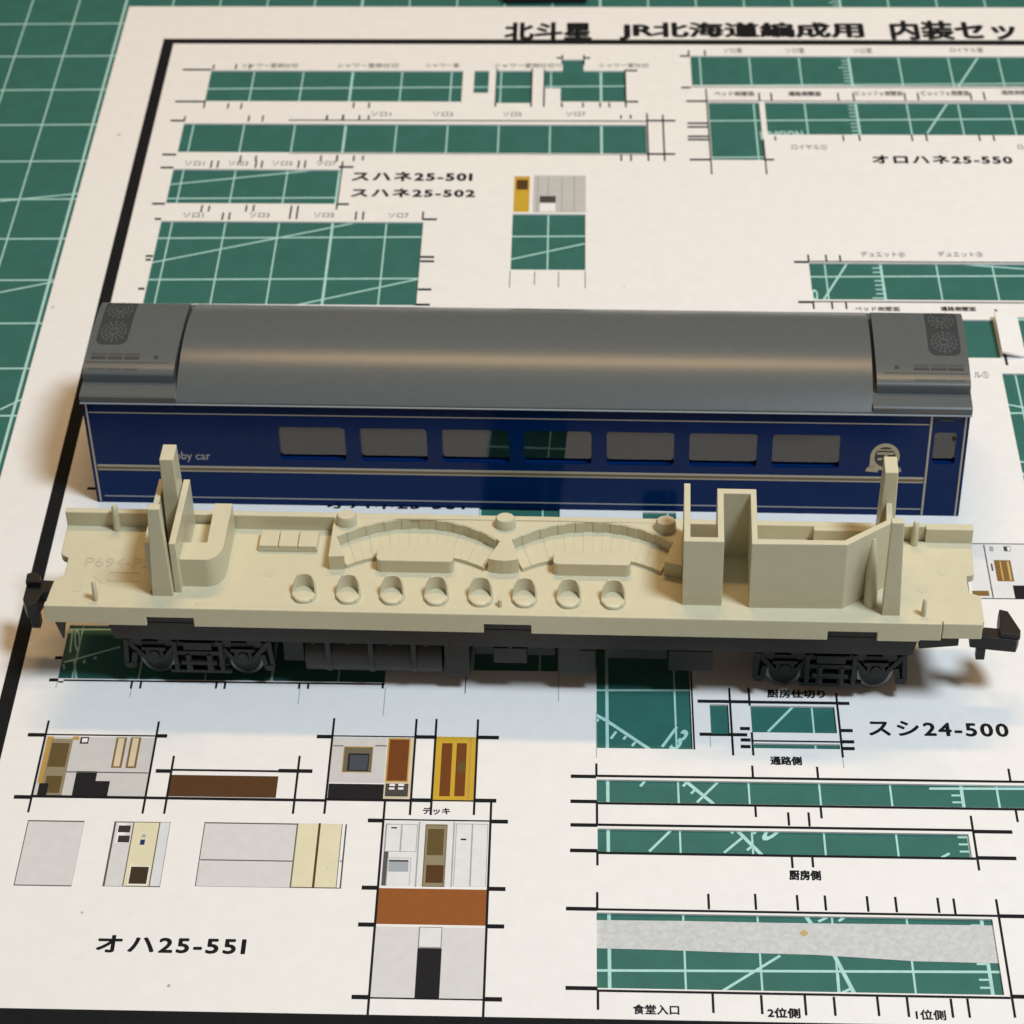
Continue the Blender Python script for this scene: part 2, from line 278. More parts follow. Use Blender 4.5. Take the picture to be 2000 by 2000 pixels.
TEXTS = [('北斗星', 60.55, 74.17, -5.5, 0.13, 'ink', 0.043), ('JR北海道編成用', 78.38, 116.25, -5.34, 0.19, 'ink', 0.043), ('内装セット', 120.26, 144.63, -5.23, 0.79, 'ink', 0.043), ('スハネ25-50I', 39.66, 56.99, -45.45, -43.0, 'ink', 0.043), ('スハネ25-502', 39.83, 57.52, -49.61, -47.37, 'ink', 0.043), ('オロハネ25-550', 114.37, 134.37, -40.33, -38.02, 'ink', 0.043), ('スシ24-500', 104.09, 119.34, -155.54, -153.18, 'ink', 0.030000000000000002), ('オハ25-55I', 23.61, 38.82, -187.73, -185.45, 'ink', 0.030000000000000002), ('デッキ', 55.8, 58.74, -168.18, -167.14, 'ink', 0.030000000000000002), ('厨房仕切り', 93.31, 99.76, -149.84, -148.49, 'ink', 0.036500000000000005), ('通路側', 93.1, 96.52, -160.19, -158.86, 'ink', 0.043), ('厨房側', 94.13, 97.42, -176.61, -175.21, 'ink', 0.043), ('食堂入口', 77.76, 82.32, -194.35, -193.1, 'ink', 0.030000000000000002), ('2位側', 90.93, 94.16, -194.49, -193.21, 'ink', 0.036500000000000005), ('1位側', 105.38, 108.33, -194.4, -193.12, 'ink', 0.030000000000000002), ('シャワー室側仕切', 20.69, 29.23, -14.02, -12.62, 'ink_grey', 0.004), ('シャワー室側仕切', 35.27, 44.6, -13.95, -12.55, 'ink_grey', 0.004), ('シャワー室', 48.79, 53.95, -13.79, -12.49, 'ink_grey', 0.004), ('シャワー室側仕切り', 59.29, 69.49, -13.83, -12.44, 'ink_grey', 0.004), ('シャワー室仕切', 75.28, 82.74, -13.66, -12.37, 'ink_grey', 0.004), ('ソロ1', 41.3, 44.28, -27.92, -26.68, 'ink_grey', 0.004), ('ソロ3', 50.56, 53.51, -27.86, -26.63, 'ink_grey', 0.004), ('ソロ5', 60.91, 63.69, -27.8, -26.57, 'ink_grey', 0.004), ('ソロ7', 70.27, 73.16, -27.74, -26.51, 'ink_grey', 0.004), ('ソロ1', 15.14, 17.99, -41.59, -40.37, 'ink_grey', 0.004), ('ソロ3', 21.5, 24.33, -41.54, -40.32, 'ink_grey', 0.004), ('ソロ5', 27.85, 30.79, -41.49, -40.28, 'ink_grey', 0.004), ('ソロ7', 34.32, 37.11, -41.45, -40.23, 'ink_grey', 0.004), ('ソロ1', 16.49, 19.39, -54.98, -53.79, 'ink_grey', 0.004), ('ソロ3', 25.95, 28.69, -54.9, -53.71, 'ink_grey', 0.004), ('ソロ5', 35.0, 37.84, -54.82, -53.63, 'ink_grey', 0.004), ('ソロ7', 45.51, 48.32, -54.82, -53.63, 'ink_grey', 0.004), ('ソロ室', 94.29, 97.2, -9.23, -7.73, 'ink_grey', 0.004), ('ソロ室', 103.79, 106.67, -9.19, -7.69, 'ink_grey', 0.004), ('ソロ室', 114.13, 116.97, -9.14, -7.65, 'ink_grey', 0.004), ('ロイヤル室', 128.84, 133.88, -8.91, -7.42, 'ink_grey', 0.004), ('ベッド側壁面', 92.37, 98.39, -21.88, -20.53, 'ink_grey', 0.017), ('通路側壁面', 103.44, 108.32, -21.83, -20.47, 'ink_grey', 0.030000000000000002), ('ビュッフェ側壁面', 113.4, 120.44, -21.65, -20.31, 'ink_grey', 0.017), ('ビュッフェ側壁面', 123.19, 130.32, -21.6, -20.15, 'ink_grey', 0.017), ('通路側壁面', 135.04, 139.94, -21.33, -19.98, 'ink_grey', 0.017), ('ロイヤル①', 103.03, 108.13, -36.72, -35.26, 'ink_grey', 0.004), ('ロイヤル②', 135.58, 140.32, -36.39, -35.03, 'ink_grey', 0.004), ('デュエット④', 110.76, 116.75, -63.82, -62.5, 'ink', 0.004), ('デュエット③', 121.25, 127.31, -63.71, -62.39, 'ink', 0.004), ('ベッド側壁面', 108.97, 114.89, -76.43, -75.4, 'ink', 0.017), ('通路側壁面', 120.27, 124.92, -76.32, -75.28, 'ink', 0.030000000000000002), ('ル①', 123.03, 124.88, -90.91, -89.56, 'ink', 0.004), ('オハネ25-561', 41.69, 58.52, -118.09, -116.21, 'ink', 0.030000000000000002)]
PANELS = [('printed_lounge_wall', [('pgrey', 13.73, 25.96, -166.28, -157.37), ('gold', 13.9, 14.64, -164.43, -157.36), ('tan', 14.41, 16.8, -166.39, -157.7), ('brown2', 14.55, 16.52, -161.98, -158.35), ('brown2', 14.74, 16.48, -165.85, -163.32), ('gold', 16.71, 17.42, -157.87, -157.31), ('black', 14.13, 15.15, -166.5, -164.44), ('black', 17.91, 20.18, -166.4, -162.57), ('black', 19.87, 21.76, -166.37, -164.0), ('black', 17.59, 18.53, -158.42, -157.38), ('white', 17.78, 18.39, -158.19, -157.58), ('brown', 21.56, 22.72, -162.0, -157.36), ('brown', 23.14, 24.29, -162.02, -157.33), ('cream', 21.78, 22.47, -161.78, -157.5), ('cream', 23.38, 24.05, -161.75, -157.47), ('linegrey', 16.78, 25.75, -162.73, -162.69)]), ('printed_brown_counter', [('white', 28.2, 39.85, -162.66, -162.5), ('brown_d', 28.21, 39.95, -166.11, -162.92)]), ('printed_screen_wall', [('pgrey', 45.46, 51.4, -163.72, -156.9), ('black', 45.49, 51.48, -166.13, -163.88), ('linegrey', 45.52, 46.68, -158.26, -158.15), ('linegrey', 50.14, 51.43, -158.16, -158.06), ('gold', 46.73, 49.96, -162.18, -158.25), ('brown_g', 46.83, 49.91, -162.09, -158.4), ('black', 47.29, 49.6, -161.95, -159.32), ('screen', 47.51, 49.49, -161.8, -159.56), ('cream', 51.46, 54.34, -165.98, -156.88), ('gold', 51.54, 53.98, -163.52, -156.93), ('rust', 51.71, 53.85, -163.33, -157.13), ('dgrey', 51.62, 54.09, -165.65, -163.76), ('white', 52.05, 52.65, -164.11, -163.8), ('white', 53.0, 53.62, -164.09, -163.78), ('white', 52.01, 52.61, -164.64, -164.34), ('white', 53.0, 53.58, -164.62, -164.32)]), ('printed_yellow_door', [('yellow', 56.79, 61.19, -166.08, -156.58), ('rust', 57.45, 58.6, -165.51, -157.57), ('rust', 59.07, 60.18, -165.48, -157.54), ('gold', 60.48, 60.67, -165.8, -156.71), ('brown2', 59.28, 60.09, -161.94, -160.35)]), ('printed_cabinet_wall', [('white2', 51.8, 63.15, -178.25, -169.22), ('linegrey', 52.0, 52.51, -178.25, -169.59), ('linegrey2', 52.04, 55.41, -173.54, -169.63), ('white2', 52.15, 55.33, -173.45, -169.73), ('linegrey2', 53.63, 53.79, -173.53, -169.65), ('black', 52.59, 53.22, -170.27, -170.07), ('linegrey2', 52.46, 54.93, -178.24, -174.36), ('white2', 52.55, 54.86, -178.24, -174.45), ('silver', 52.61, 54.69, -176.31, -174.68), ('dgrey', 52.61, 54.64, -174.93, -174.68), ('linegrey2', 55.54, 55.58, -178.36, -169.28), ('linegrey2', 59.18, 59.32, -178.28, -169.21), ('linegrey2', 59.45, 62.84, -178.14, -169.44), ('white2', 59.53, 62.77, -178.14, -169.53), ('linegrey2', 61.16, 61.21, -178.18, -169.5), ('black', 60.0, 60.58, -171.79, -171.55), ('brown2', 56.22, 58.55, -178.3, -169.6), ('tan', 56.31, 58.48, -178.21, -169.74), ('brown2', 56.51, 58.22, -173.96, -170.25), ('brown_d', 56.56, 58.38, -177.77, -175.32)]), ('printed_orange_floor', [('orange', 51.72, 63.15, -183.39, -178.58)]), ('printed_vestibule', [('pgrey2', 51.72, 63.14, -192.73, -183.71), ('black', 56.19, 58.64, -192.85, -186.43), ('linegrey', 56.22, 58.58, -186.37, -183.68), ('white2', 56.31, 58.51, -186.29, -183.76)]), ('printed_grey_wall', [('linegrey', 13.8, 19.86, -179.04, -169.85), ('pgrey2', 13.9, 19.84, -178.89, -170.03)]), ('printed_narrow_wall', [('linegrey', 23.08, 29.08, -178.95, -169.85), ('pgrey2', 23.3, 25.21, -178.9, -170.0), ('brown_g', 25.15, 25.27, -178.95, -169.91), ('white', 23.55, 24.44, -172.91, -170.1), ('dark2', 23.63, 24.92, -171.4, -170.42), ('dark2', 23.79, 25.01, -172.82, -171.85), ('cream2', 25.26, 25.4, -178.9, -169.96), ('cream2', 25.26, 27.99, -178.84, -169.96), ('brown_g', 27.93, 27.99, -178.84, -169.91), ('pgrey3', 28.01, 29.03, -178.82, -169.91), ('white', 25.66, 27.7, -178.7, -176.08), ('dark_b', 25.73, 27.6, -178.55, -176.19), ('silver', 26.26, 26.67, -172.08, -171.64), ('navy', 26.2, 26.69, -173.13, -172.38)]), ('printed_wide_wall', [('linegrey', 32.69, 47.88, -178.75, -169.76), ('pgrey2', 32.79, 42.62, -178.71, -169.94), ('linegrey', 32.85, 42.55, -175.11, -175.06), ('cream2', 42.64, 47.33, -178.61, -169.77), ('brown_d', 44.85, 45.1, -178.68, -169.67), ('brown_g', 42.56, 42.68, -178.73, -169.74), ('white', 47.41, 47.71, -178.63, -169.67), ('linegrey', 47.49, 47.73, -175.06, -174.9)]), ('printed_yellow_locker', [('yellow', 63.01, 65.23, -53.18, -44.14), ('brown_d', 63.34, 64.98, -47.5, -44.91), ('gold', 63.01, 65.19, -44.41, -44.04)]), ('printed_grey_lockers', [('lgrey', 65.77, 73.2, -53.25, -43.78), ('linegrey2', 66.38, 66.38, -53.22, -44.01), ('linegrey2', 67.84, 67.9, -49.05, -44.0), ('dgrey', 66.69, 68.96, -50.8, -49.11), ('linegrey2', 69.82, 69.83, -53.19, -43.99), ('linegrey2', 71.56, 71.59, -53.17, -43.97), ('white', 66.74, 68.93, -53.05, -51.0)]), ('printed_kitchen_wall', [('white2', 118.1, 125.4, -132.96, -123.47), ('black', 118.13, 126.68, -123.39, -123.26), ('black', 118.88, 125.38, -133.08, -132.92), ('linegrey', 120.22, 120.38, -132.87, -123.54), ('brown', 121.14, 123.1, -129.99, -126.25), ('gold2', 121.85, 121.86, -129.81, -126.49), ('gold2', 122.62, 122.87, -129.8, -126.48), ('black', 120.71, 120.9, -128.16, -126.87), ('brown', 117.98, 119.92, -132.57, -131.67), ('black', 122.81, 125.4, -132.96, -130.68), ('linegrey2', 120.89, 121.35, -124.68, -123.8), ('dgrey', 122.56, 123.37, -124.65, -123.77), ('white', 122.99, 123.32, -124.54, -123.87)])]
MAT_LINES = [[(-10.26, -50.48), (35.95, -42.49)], [(-6.33, -72.86), (42.45, -55.89)], [(-1.79, -98.73), (1.67, -95.74)], [(33.05, -76.56), (74.32, -61.35)], [(133.15, -11.72), (123.01, -33.87)], [(108.68, -67.09), (104.93, -75.51)], [(121.9, -66.88), (134.23, -68.6)], [(126.29, -98.13), (129.87, -99.29)], [(126.21, -109.67), (128.45, -109.97)], [(126.13, -112.91), (128.41, -110.22)], [(85.0, -167.09), (87.6, -163.78)], [(79.78, -174.09), (82.22, -171.0)], [(87.59, -174.25), (89.7, -172.01)], [(93.12, -156.5), (96.19, -152.5)], [(86.59, -192.6), (92.63, -188.02)], [(96.75, -183.56), (98.02, -182.8)], [(98.81, -183.49), (99.84, -182.69)], [(98.18, -190.28), (98.15, -192.87)], [(98.15, -192.87), (99.57, -192.08)], [(13.72, -145.56), (19.87, -142.93)], [(14.83, -144.91), (15.67, -148.59)]]
MAT_ARC = [(73.58, -153.4), (75.48, -154.85), (80.07, -159.18), (83.62, -163.69), (86.55, -167.08), (88.92, -170.89), (91.38, -174.39), (95.37, -182.55), (98.1, -188.15), (99.73, -193.04)]
MAT_TICKS = [[(76.49, -156.49), (75.9, -157.61)], [(77.57, -157.2), (77.28, -157.71)], [(78.57, -158.11), (78.2, -158.72)], [(79.7, -163.7), (79.0, -164.77)], [(83.96, -164.18), (83.59, -164.76)], [(84.78, -165.35), (84.41, -165.83)], [(88.77, -171.17), (88.44, -171.55)], [(90.46, -173.41), (90.0, -173.91)], [(16.08, -145.13), (16.09, -145.67)], [(17.22, -144.58), (17.28, -145.02)], [(13.75, -145.78), (13.98, -146.65)], [(111.02, -174.27), (110.13, -174.86)], [(74.53, -154.54), (74.39, -154.95)]]
MAT_DIGITS = [('70', (14.1, -144.07), (15.46, -143.81), 4.2), ('13', (81.31, -158.82), (82.94, -159.72), 3.6), ('10', (90.56, -171.54), (92.22, -172.94), 4.0), ('0', (103.44, -75.58), (104.33, -75.59), 2.6), ('DIVISION', (98.75, -35.48), (104.96, -35.29), 2.4)]
TAPE = [(73.75, -183.47), (82.97, -183.55), (92.63, -183.77), (114.96, -184.02), (114.78, -188.93), (106.14, -188.7), (96.21, -187.92), (87.63, -187.65), (80.46, -187.34), (73.74, -187.16)]
TAPE_STAIN = (95.25, -185.07)
SPECKS = [(4.47, -33.28, 0.28, 'speck'), (1.54, -76.75, 0.22, 'speck'), (21.49, -182.53, 0.15, 'speck'), (88.22, -20.81, 0.12, 'speck'), (31.63, -191.83, 0.2, 'speck'), (46.28, -175.94, 0.1, 'speck'), (78.42, -71.19, 0.12, 'speck')]

# ---------------------------------------------------------------- cutting mat
GX = 7.551          # grid pitch of the mat along x (its cells are as wide as the photograph shows them)
mat = MB().box(-95, 265, -260, 90, -3.0, 0.0).build('cutting_mat', 'mat_green', bevel=0.4)
tag(mat, 'green cutting mat with pale grid lines under everything', 'cutting mat')
mat['kind'] = 'thing'
ZP = 0.012
def strip(mb, p, q, w, z):
    d = Vector((q[0]-p[0], q[1]-p[1])); n = Vector((-d.y, d.x)).normalized() * w/2
    mb.quad([(p[0]-n.x,p[1]-n.y,z),(q[0]-n.x,q[1]-n.y,z),(q[0]+n.x,q[1]+n.y,z),(p[0]+n.x,p[1]+n.y,z)])
g = MB()
for i in range(-9, 34):
    w = 0.36 if i % 5 == 0 else 0.21
    g.quad([(GX*i-w/2,-255,ZP),(GX*i+w/2,-255,ZP),(GX*i+w/2,85,ZP),(GX*i-w/2,85,ZP)])
g.build('grid_line_upright', 'mat_print', mat)
g = MB()
for k in range(-8, 25):
    y = -10*k
    if k in (11, 12, 16, 17, 18): continue
    g.quad([(-90,y-.16,ZP+.004),(260,y-.16,ZP+.004),(260,y+.16,ZP+.004),(-90,y+.16,ZP+.004)])
for y in (-165, -155):
    g.quad([(GX*14.55,y-.17,ZP+.004),(260,y-.17,ZP+.004),(260,y+.17,ZP+.004),(GX*14.55,y+.17,ZP+.004)])
g.build('grid_line_cross', 'mat_print', mat)
g = MB(); tick_mesh = {}
for y in range(-196, 8):
    ln = 1.5 if y % 5 == 0 else 0.95
    if y % 10 == 0: ln = 1.9
    x = GX*15 - 0.2
    if ln not in tick_mesh:
        o = MB().quad([(-ln,-.13,0),(0,-.13,0),(0,.13,0),(-ln,.13,0)]).build('ruler_tick', 'mat_print', mat); tick_mesh[ln] = o
    else:
        o = tick_mesh[ln].copy(); col.objects.link(o); o.parent = mat
    o.location = Vector((x, y, ZP+.006))*S
g.quad([(GX*15.5-.12,-168,ZP+.006),(GX*15.5+.12,-168,ZP+.006),(GX*15.5+.12,-150,ZP+.006),(GX*15.5-.12,-150,ZP+.006)])
g.build('half_line', 'mat_print', mat)
for n, (p, q) in enumerate(MAT_LINES): g = MB(); strip(g, p, q, 0.30, ZP + .008 + .0004*n); g.build('angle_line', 'mat_print', mat)
for n, (p, q) in enumerate(MAT_TICKS): g = MB(); strip(g, p, q, 0.30, ZP + .018 + .0004*n); g.build('protractor_tick', 'mat_print', mat)
g = MB()
for a, b in zip(MAT_ARC[:-1], MAT_ARC[1:]): strip(g, a, b, 0.42, ZP + .026)
g.build('protractor_arc', 'mat_print', mat)
for n, (body, p, q, h) in enumerate(MAT_DIGITS):
    pts, f = text_polys(body, 0.02)
    d = Vector((q[0]-p[0], q[1]-p[1])); up = Vector((-d.y, d.x)).normalized() * h
    m_ = MB().add([(p[0]+d.x*a+up.x*b, p[1]+d.y*a+up.y*b, ZP+.03+.004*n+.0004*(i*9//len(pts))) for i, (a, b) in enumerate(pts)], f)
    m_.build('numeral' if body.isdigit() else 'lettering', 'mat_print', mat, fix=False)

# dark brown piece lying on the mat beyond the paper
bw = MB().box(60.1, 73.4, 3.9+1.3, 40, 0.05, 3.2)
o = bw.build('brown_strip', 'brown_wood', bevel=0.3)
tag(o, 'end of a dark brown strip lying beyond the top edge of the paper', 'strip')

# ---------------------------------------------------------------- printed paper sheet with cut-outs
KP = -0.0175        # the sheet lies turned a little on the mat
PT = 0.30           # card thickness (top)
def pw(u, v, z): return (u, v + KP*u, z)
U0, U1, V0, V1 = 0.75, 190.0, -215.0, 4.9
xs = sorted({U0, U1, *[h[0] for h in HOLES], *[h[1] for h in HOLES]})
ys = sorted({V0, V1, *[h[2] for h in HOLES], *[h[3] for h in HOLES]})
def solid(i, j):
    if not (0 <= i < len(xs)-1 and 0 <= j < len(ys)-1): return False
    x = (xs[i]+xs[i+1])/2; y = (ys[j]+ys[j+1])/2
    return not any(a < x < b and c < y < d for a, b, c, d in HOLES)
pm = MB(); idx = {}
def pv(i, j, top):
    key = (i, j, top)
    if key not in idx:
        idx[key] = len(pm.v); pm.v.append(pw(xs[i], ys[j], PT if top else 0.05))
    return idx[key]
for i in range(len(xs)-1):
    for j in range(len(ys)-1):
        if not solid(i, j): continue
        pm.f.append((pv(i,j,1), pv(i+1,j,1), pv(i+1,j+1,1), pv(i,j+1,1)))
        pm.f.append((pv(i,j,0), pv(i,j+1,0), pv(i+1,j+1,0), pv(i+1,j,0)))
        for di, dj, a, b in ((-1,0,(i,j+1),(i,j)), (1,0,(i+1,j),(i+1,j+1)), (0,-1,(i,j),(i+1,j)), (0,1,(i+1,j+1),(i,j+1))):
            if not solid(i+di, j+dj):
                pm.f.append((pv(*a,1), pv(*b,1), pv(*b,0), pv(*a,0))[::-1])
paper = pm.build('paper_sheet', 'paper')
tag(paper, 'white printed card sheet with rectangular cut-outs and a black border on the mat', 'paper sheet')
def pquad(mb, u0, u1, v0, v1, z): mb.quad([pw(u0,v0,z), pw(u1,v0,z), pw(u1,v1,z), pw(u0,v1,z)])
def in_hole(u, v): return any(a < u < b and c < v < d for a, b, c, d in HOLES)
ZI = PT + 0.012
m_ = MB()
pquad(m_, 7.55, 9.25, -198.6, -5.25, ZI)
pquad(m_, 9.25, 185, -6.75, -5.25, ZI)
pquad(m_, 9.25, 185, -198.6, -195.0, ZI)
m_.build('border_line', 'ink', paper)
# printed trimming marks (flat ink), cut at the holes; one line paints the lifted strip's shadow
m_ = MB()
for n, (u0, u1, v, w) in enumerate(MARKS_H):
    cuts_ = sorted({u0, u1, *[h[0] for h in HOLES if u0 < h[0] < u1], *[h[1] for h in HOLES if u0 < h[1] < u1]})
    for a, b in zip(cuts_[:-1], cuts_[1:]):
        lo, hi = v-w/2, v+w/2
        for h in HOLES:
            if h[0] <= (a+b)/2 <= h[1]:
                if h[2] <= lo < h[3] and hi > h[3]: lo = h[3]
                elif h[2] < hi <= h[3] and lo < h[2]: hi = h[2]
                elif h[2] <= lo and hi <= h[3]: lo = hi
        if hi - lo > .02: pquad(m_, a, b, lo, hi, ZI + .002 + .0001*(n % 20))
for n, (u, v0, v1, w) in enumerate(MARKS_V):
    cuts_ = sorted({v0, v1, *[h[2] for h in HOLES if v0 < h[2] < v1], *[h[3] for h in HOLES if v0 < h[3] < v1]})
    for a, b in zip(cuts_[:-1], cuts_[1:]):
        lo, hi = u-w/2, u+w/2
        for h in HOLES:
            if h[2] <= (a+b)/2 <= h[3]:
                if h[0] <= lo < h[1] and hi > h[1]: lo = h[1]
                elif h[0] < hi <= h[1] and lo < h[0]: hi = h[0]
                elif h[0] <= lo and hi <= h[1]: lo = hi
        if hi - lo > .02: pquad(m_, lo, hi, a, b, ZI + .005 + .0001*(n % 20))
m_.build('trim_and_shadow_mark', 'ink', paper)
m_ = MB()
for u, v0, v1 in CUTS: pquad(m_, u-.05, u+.05, v0, v1, ZI + .002)
m_.build('knife_cut', 'cut_line', paper)
for n, (body, u0, u1, v0, v1, mt, bold) in enumerate(TEXTS):
    pts, f = text_polys(body, bold, 1.18 if '-5' in body else 1.0)
    MB().add([pw(u0+(u1-u0)*a, v0+(v1-v0)*b, ZI+.010+.0004*(i*9//len(pts))) for i, (a, b) in enumerate(pts)], f).build('lettering', mt, paper, fix=False)
for name, items in PANELS:
    base = None
    for n, (c_, u0, u1, v0, v1) in enumerate(items):
        if u1-u0 < .16: m0 = (u0+u1)/2; u0, u1 = m0-.08, m0+.08
        if v1-v0 < .16: m0 = (v0+v1)/2; v0, v1 = m0-.08, m0+.08
        m_ = MB(); pquad(m_, u0, u1, v0, v1, PT + .004 + .0006*n)
        o = m_.build(name if n == 0 else 'printed_patch', 'print_'+c_, paper if n == 0 else base)
        if n == 0: base = o
for u, v, r, mt in SPECKS:
    n_ = 9
    m_ = MB().add([pw(u+r*(.8+.4*random.random())*math.cos(2*math.pi*i/n_), v+r*(.8+.4*random.random())*math.sin(2*math.pi*i/n_), PT+.006) for i in range(n_)], [tuple(range(n_))])
    m_.build('speck', mt, paper)
# small strip of masking tape stuck across one cut-out
fl = MB()
fl.add([pw(u, v, z) for u, v, z in ((126.95,-86.6,1.1),(126.95,-78.0,1.3),(129.9,-78.0,.33),(129.9,-86.6,.33),(126.95,-86.6,1.4),(126.95,-78.0,1.6),(129.9,-78.0,.62),(129.9,-86.6,.62))], [(0,1,2,3),(4,7,6,5),(0,4,5,1),(1,5,6,2),(2,6,7,3),(3,7,4,0)])
fl.build('lifted_strip', 'paper', paper)
tp = MB().prism(TAPE, 0.028, 0.047)
o = tp.build('masking_tape', 'tape')
st = MB().add([(TAPE_STAIN[0]+.38*math.cos(2*math.pi*i/11)*(.7+.6*random.random()), TAPE_STAIN[1]+.42*math.sin(2*math.pi*i/11)*(.7+.6*random.random()), .050) for i in range(11)], [tuple(range(11))]).build('stain', 'stain', o)
tag(o, 'translucent white masking tape strip across the lowest cut-out', 'tape')

# ---------------------------------------------------------------- blue carriage shell
SX, SY, SA = 13.567, -117.458, -0.02808
SL, SW, SH = 104.38, 19.3, 15.75      # length, width, eave height
shell = thing('carriage_shell', (SX, SY, PT), SA, 'blue model carriage body shell with grey roof and gold stripes', 'model carriage')
WT = 0.75
WIN = [(23.05 + 9.77*i, 31.0 + 9.77*i, 7.1, 12.1) for i in range(7)]
def wall_with_openings(x0, x1, z0, z1, y_out, y_in, rects, name, rad=0.45):
    """A long wall with rounded window openings, cut as one bmesh."""
    mb = MB(); n = 5
    xs_ = sorted({x0, x1, *[r[0] for r in rects], *[r[1] for r in rects]})
    zs_ = sorted({z0, z1, *[r[2] for r in rects], *[r[3] for r in rects]})
    for i in range(len(xs_)-1):
        for j in range(len(zs_)-1):
            xm = (xs_[i]+xs_[i+1])/2; zm = (zs_[j]+zs_[j+1])/2
            if any(r[0] < xm < r[1] and r[2] < zm < r[3] for r in rects): continue
            for y, flip in ((y_out, False), (y_in, True)):
                q_ = [(xs_[i],y,zs_[j]),(xs_[i+1],y,zs_[j]),(xs_[i+1],y,zs_[j+1]),(xs_[i],y,zs_[j+1])]
                mb.quad(q_[::-1] if flip else q_)
    mb.quad([(x0,y_out,z0),(x0,y_in,z0),(x1,y_in,z0),(x1,y_out,z0)])
    for a, b, c, d in rects:
        P = []
        for cx, cz, t0 in ((b-rad,d-rad,0),(a+rad,d-rad,90),(a+rad,c+rad,180),(b-rad,c+rad,270)):
            corner = [(cx+rad*math.cos(math.radians(t0+90*k/n)), cz+rad*math.sin(math.radians(t0+90*k/n))) for k in range(n+1)]
            P += corner
            sx = b if t0 in (0,270) else a; sz = d if t0 in (0,90) else c
            for y in (y_out, y_in):
                for k in range(n):
                    mb.add([(sx,y,sz),(corner[k][0],y,corner[k][1]),(corner[k+1][0],y,corner[k+1][1])], [(0,1,2)])
        L_ = len(P)
        mb.add([(x,y_out,z) for x,z in P]+[(x,y_in,z) for x,z in P], [(i,(i+1)%L_,L_+(i+1)%L_,L_+i) for i in range(L_)])
    return mb.build(name, 'blue', shell, fix=False)
door_win = (100.5, 103.15, 8.0, 12.75)
front = wall_with_openings(0, SL, 0, SH, 0, WT, WIN + [door_win], 'side_wall')
REAR = [(7.4 + 9.77*i, 16.4 + 9.77*i, 4.6, 13.4) for i in range(9)]  # unseen far-side windows, enlarged to let more light into the shell
rear = wall_with_openings(0, SL, 0, SH, SW, SW-WT, REAR, 'side_wall')
for x0 in (0, SL-WT):
    wl = MB()
    wl.box(x0, x0+WT, WT, 6.3, 0, SH); wl.box(x0, x0+WT, 13.0, SW-WT, 0, SH); wl.box(x0, x0+WT, 6.3, 13.0, 12.5, SH)
    wl.build('end_wall', 'blue', shell)
for a, b, c, d in WIN + [door_win]:
    fr = MB()
    gy = 0.55
    pane = MB().box(a-.2, b+.2, gy, gy+.18, c-.2, d+.2).build('window_pane', 'window_glass', shell)
    MB().box(a-.02, b+.02, .10, gy, c-.02, c+.10).build('sill', 'blue', pane)
    MB().box(a-.1, b+.1, WT+.02, WT+.35, c+.55, c+.72).build('glazing_flange', 'louvre_grey', pane)
for a, b, c, d in REAR:
    MB().box(a-.2, b+.2, SW-.6, SW-.42, c-.2, d+.2).build('window_pane', 'window_glass', shell)
# stripes printed on the side
def bar(x0, x1, z0, z1, name='stripe', mt='stripe'):
    return MB().box(x0, x1, -.035, .03, z0, z1).build(name, mt, shell)
bar(.7, 99.75, 13.86, 13.98); bar(.7, 99.75, 5.66, 5.95); bar(.7, 99.75, 5.08, 5.27)
bar(.7, 99.75, 5.28, 5.65, 'belt', 'belt_gold')
bar(1.0, 99.75, 0.95, 1.1, 'stripe', 'lettering_pale')
bar(.33, .55, .2, 15.3); bar(99.85, 100.08, .1, 15.6); bar(103.85, 104.05, 0, 15.6)
# door outline grooves and step recess
for args in ((100.35, 103.55, 14.95, 15.05), (101.0, 102.6, 14.45, 14.75)):
    MB().box(args[0], args[1], -.03, .02, args[2], args[3]).build('door_groove', 'vent_dark', shell)
def side_text(body, x0, x1, z0, z1, mt, bold=.01):
    pts, f = text_polys(body, bold)
    MB().add([(x0+(x1-x0)*a, -.03-.0004*(i*9//len(pts)), z0+(z1-z0)*b) for i, (a, b) in enumerate(pts)], f).build('lettering', mt, shell, fix=False)
side_text('Lobby car', 8.9, 14.6, 6.55, 8.15, 'lettering_pale')
# gold crest: ring, initials and ribbon feet
EX, EZ = 94.95, 9.0
ring = MB(); n = 40
ro = [(EX+1.72*math.cos(t), EZ+2.05*math.sin(t)) for t in [2*math.pi*i/n for i in range(n)]]
ri = [(EX+1.25*math.cos(t), EZ+1.5*math.sin(t)) for t in [2*math.pi*i/n for i in range(n)]]
for i in range(n):
    j = (i+1) % n
    ring.quad([(ro[i][0],-.04,ro[i][1]),(ro[j][0],-.04,ro[j][1]),(ri[j][0],-.04,ri[j][1]),(ri[i][0],-.04,ri[i][1])])
crest = ring.build('crest', 'emblem_gold', shell, fix=False)
disc = MB().add([(x,-.035,z) for x,z in ri], [tuple(range(n))]).build('crest_disc', 'vent_dark', crest, fix=False)
cm = MB()
for x0, x1, z0, z1 in ((-1.0,1.0,.35,.7), (-.15,.2,-.9,.5), (-.9,-.35,-.5,-.15), (-.95,.9,.95,1.15), (.4,.95,-.75,-.3)):
    cm.quad([(EX+x0,-.045,EZ+z0),(EX+x1,-.045,EZ+z0),(EX+x1+.1,-.045,EZ+z1),(EX+x0+.1,-.045,EZ+z1)])
cm.build('crest_initial', 'emblem_gold', crest, fix=False)
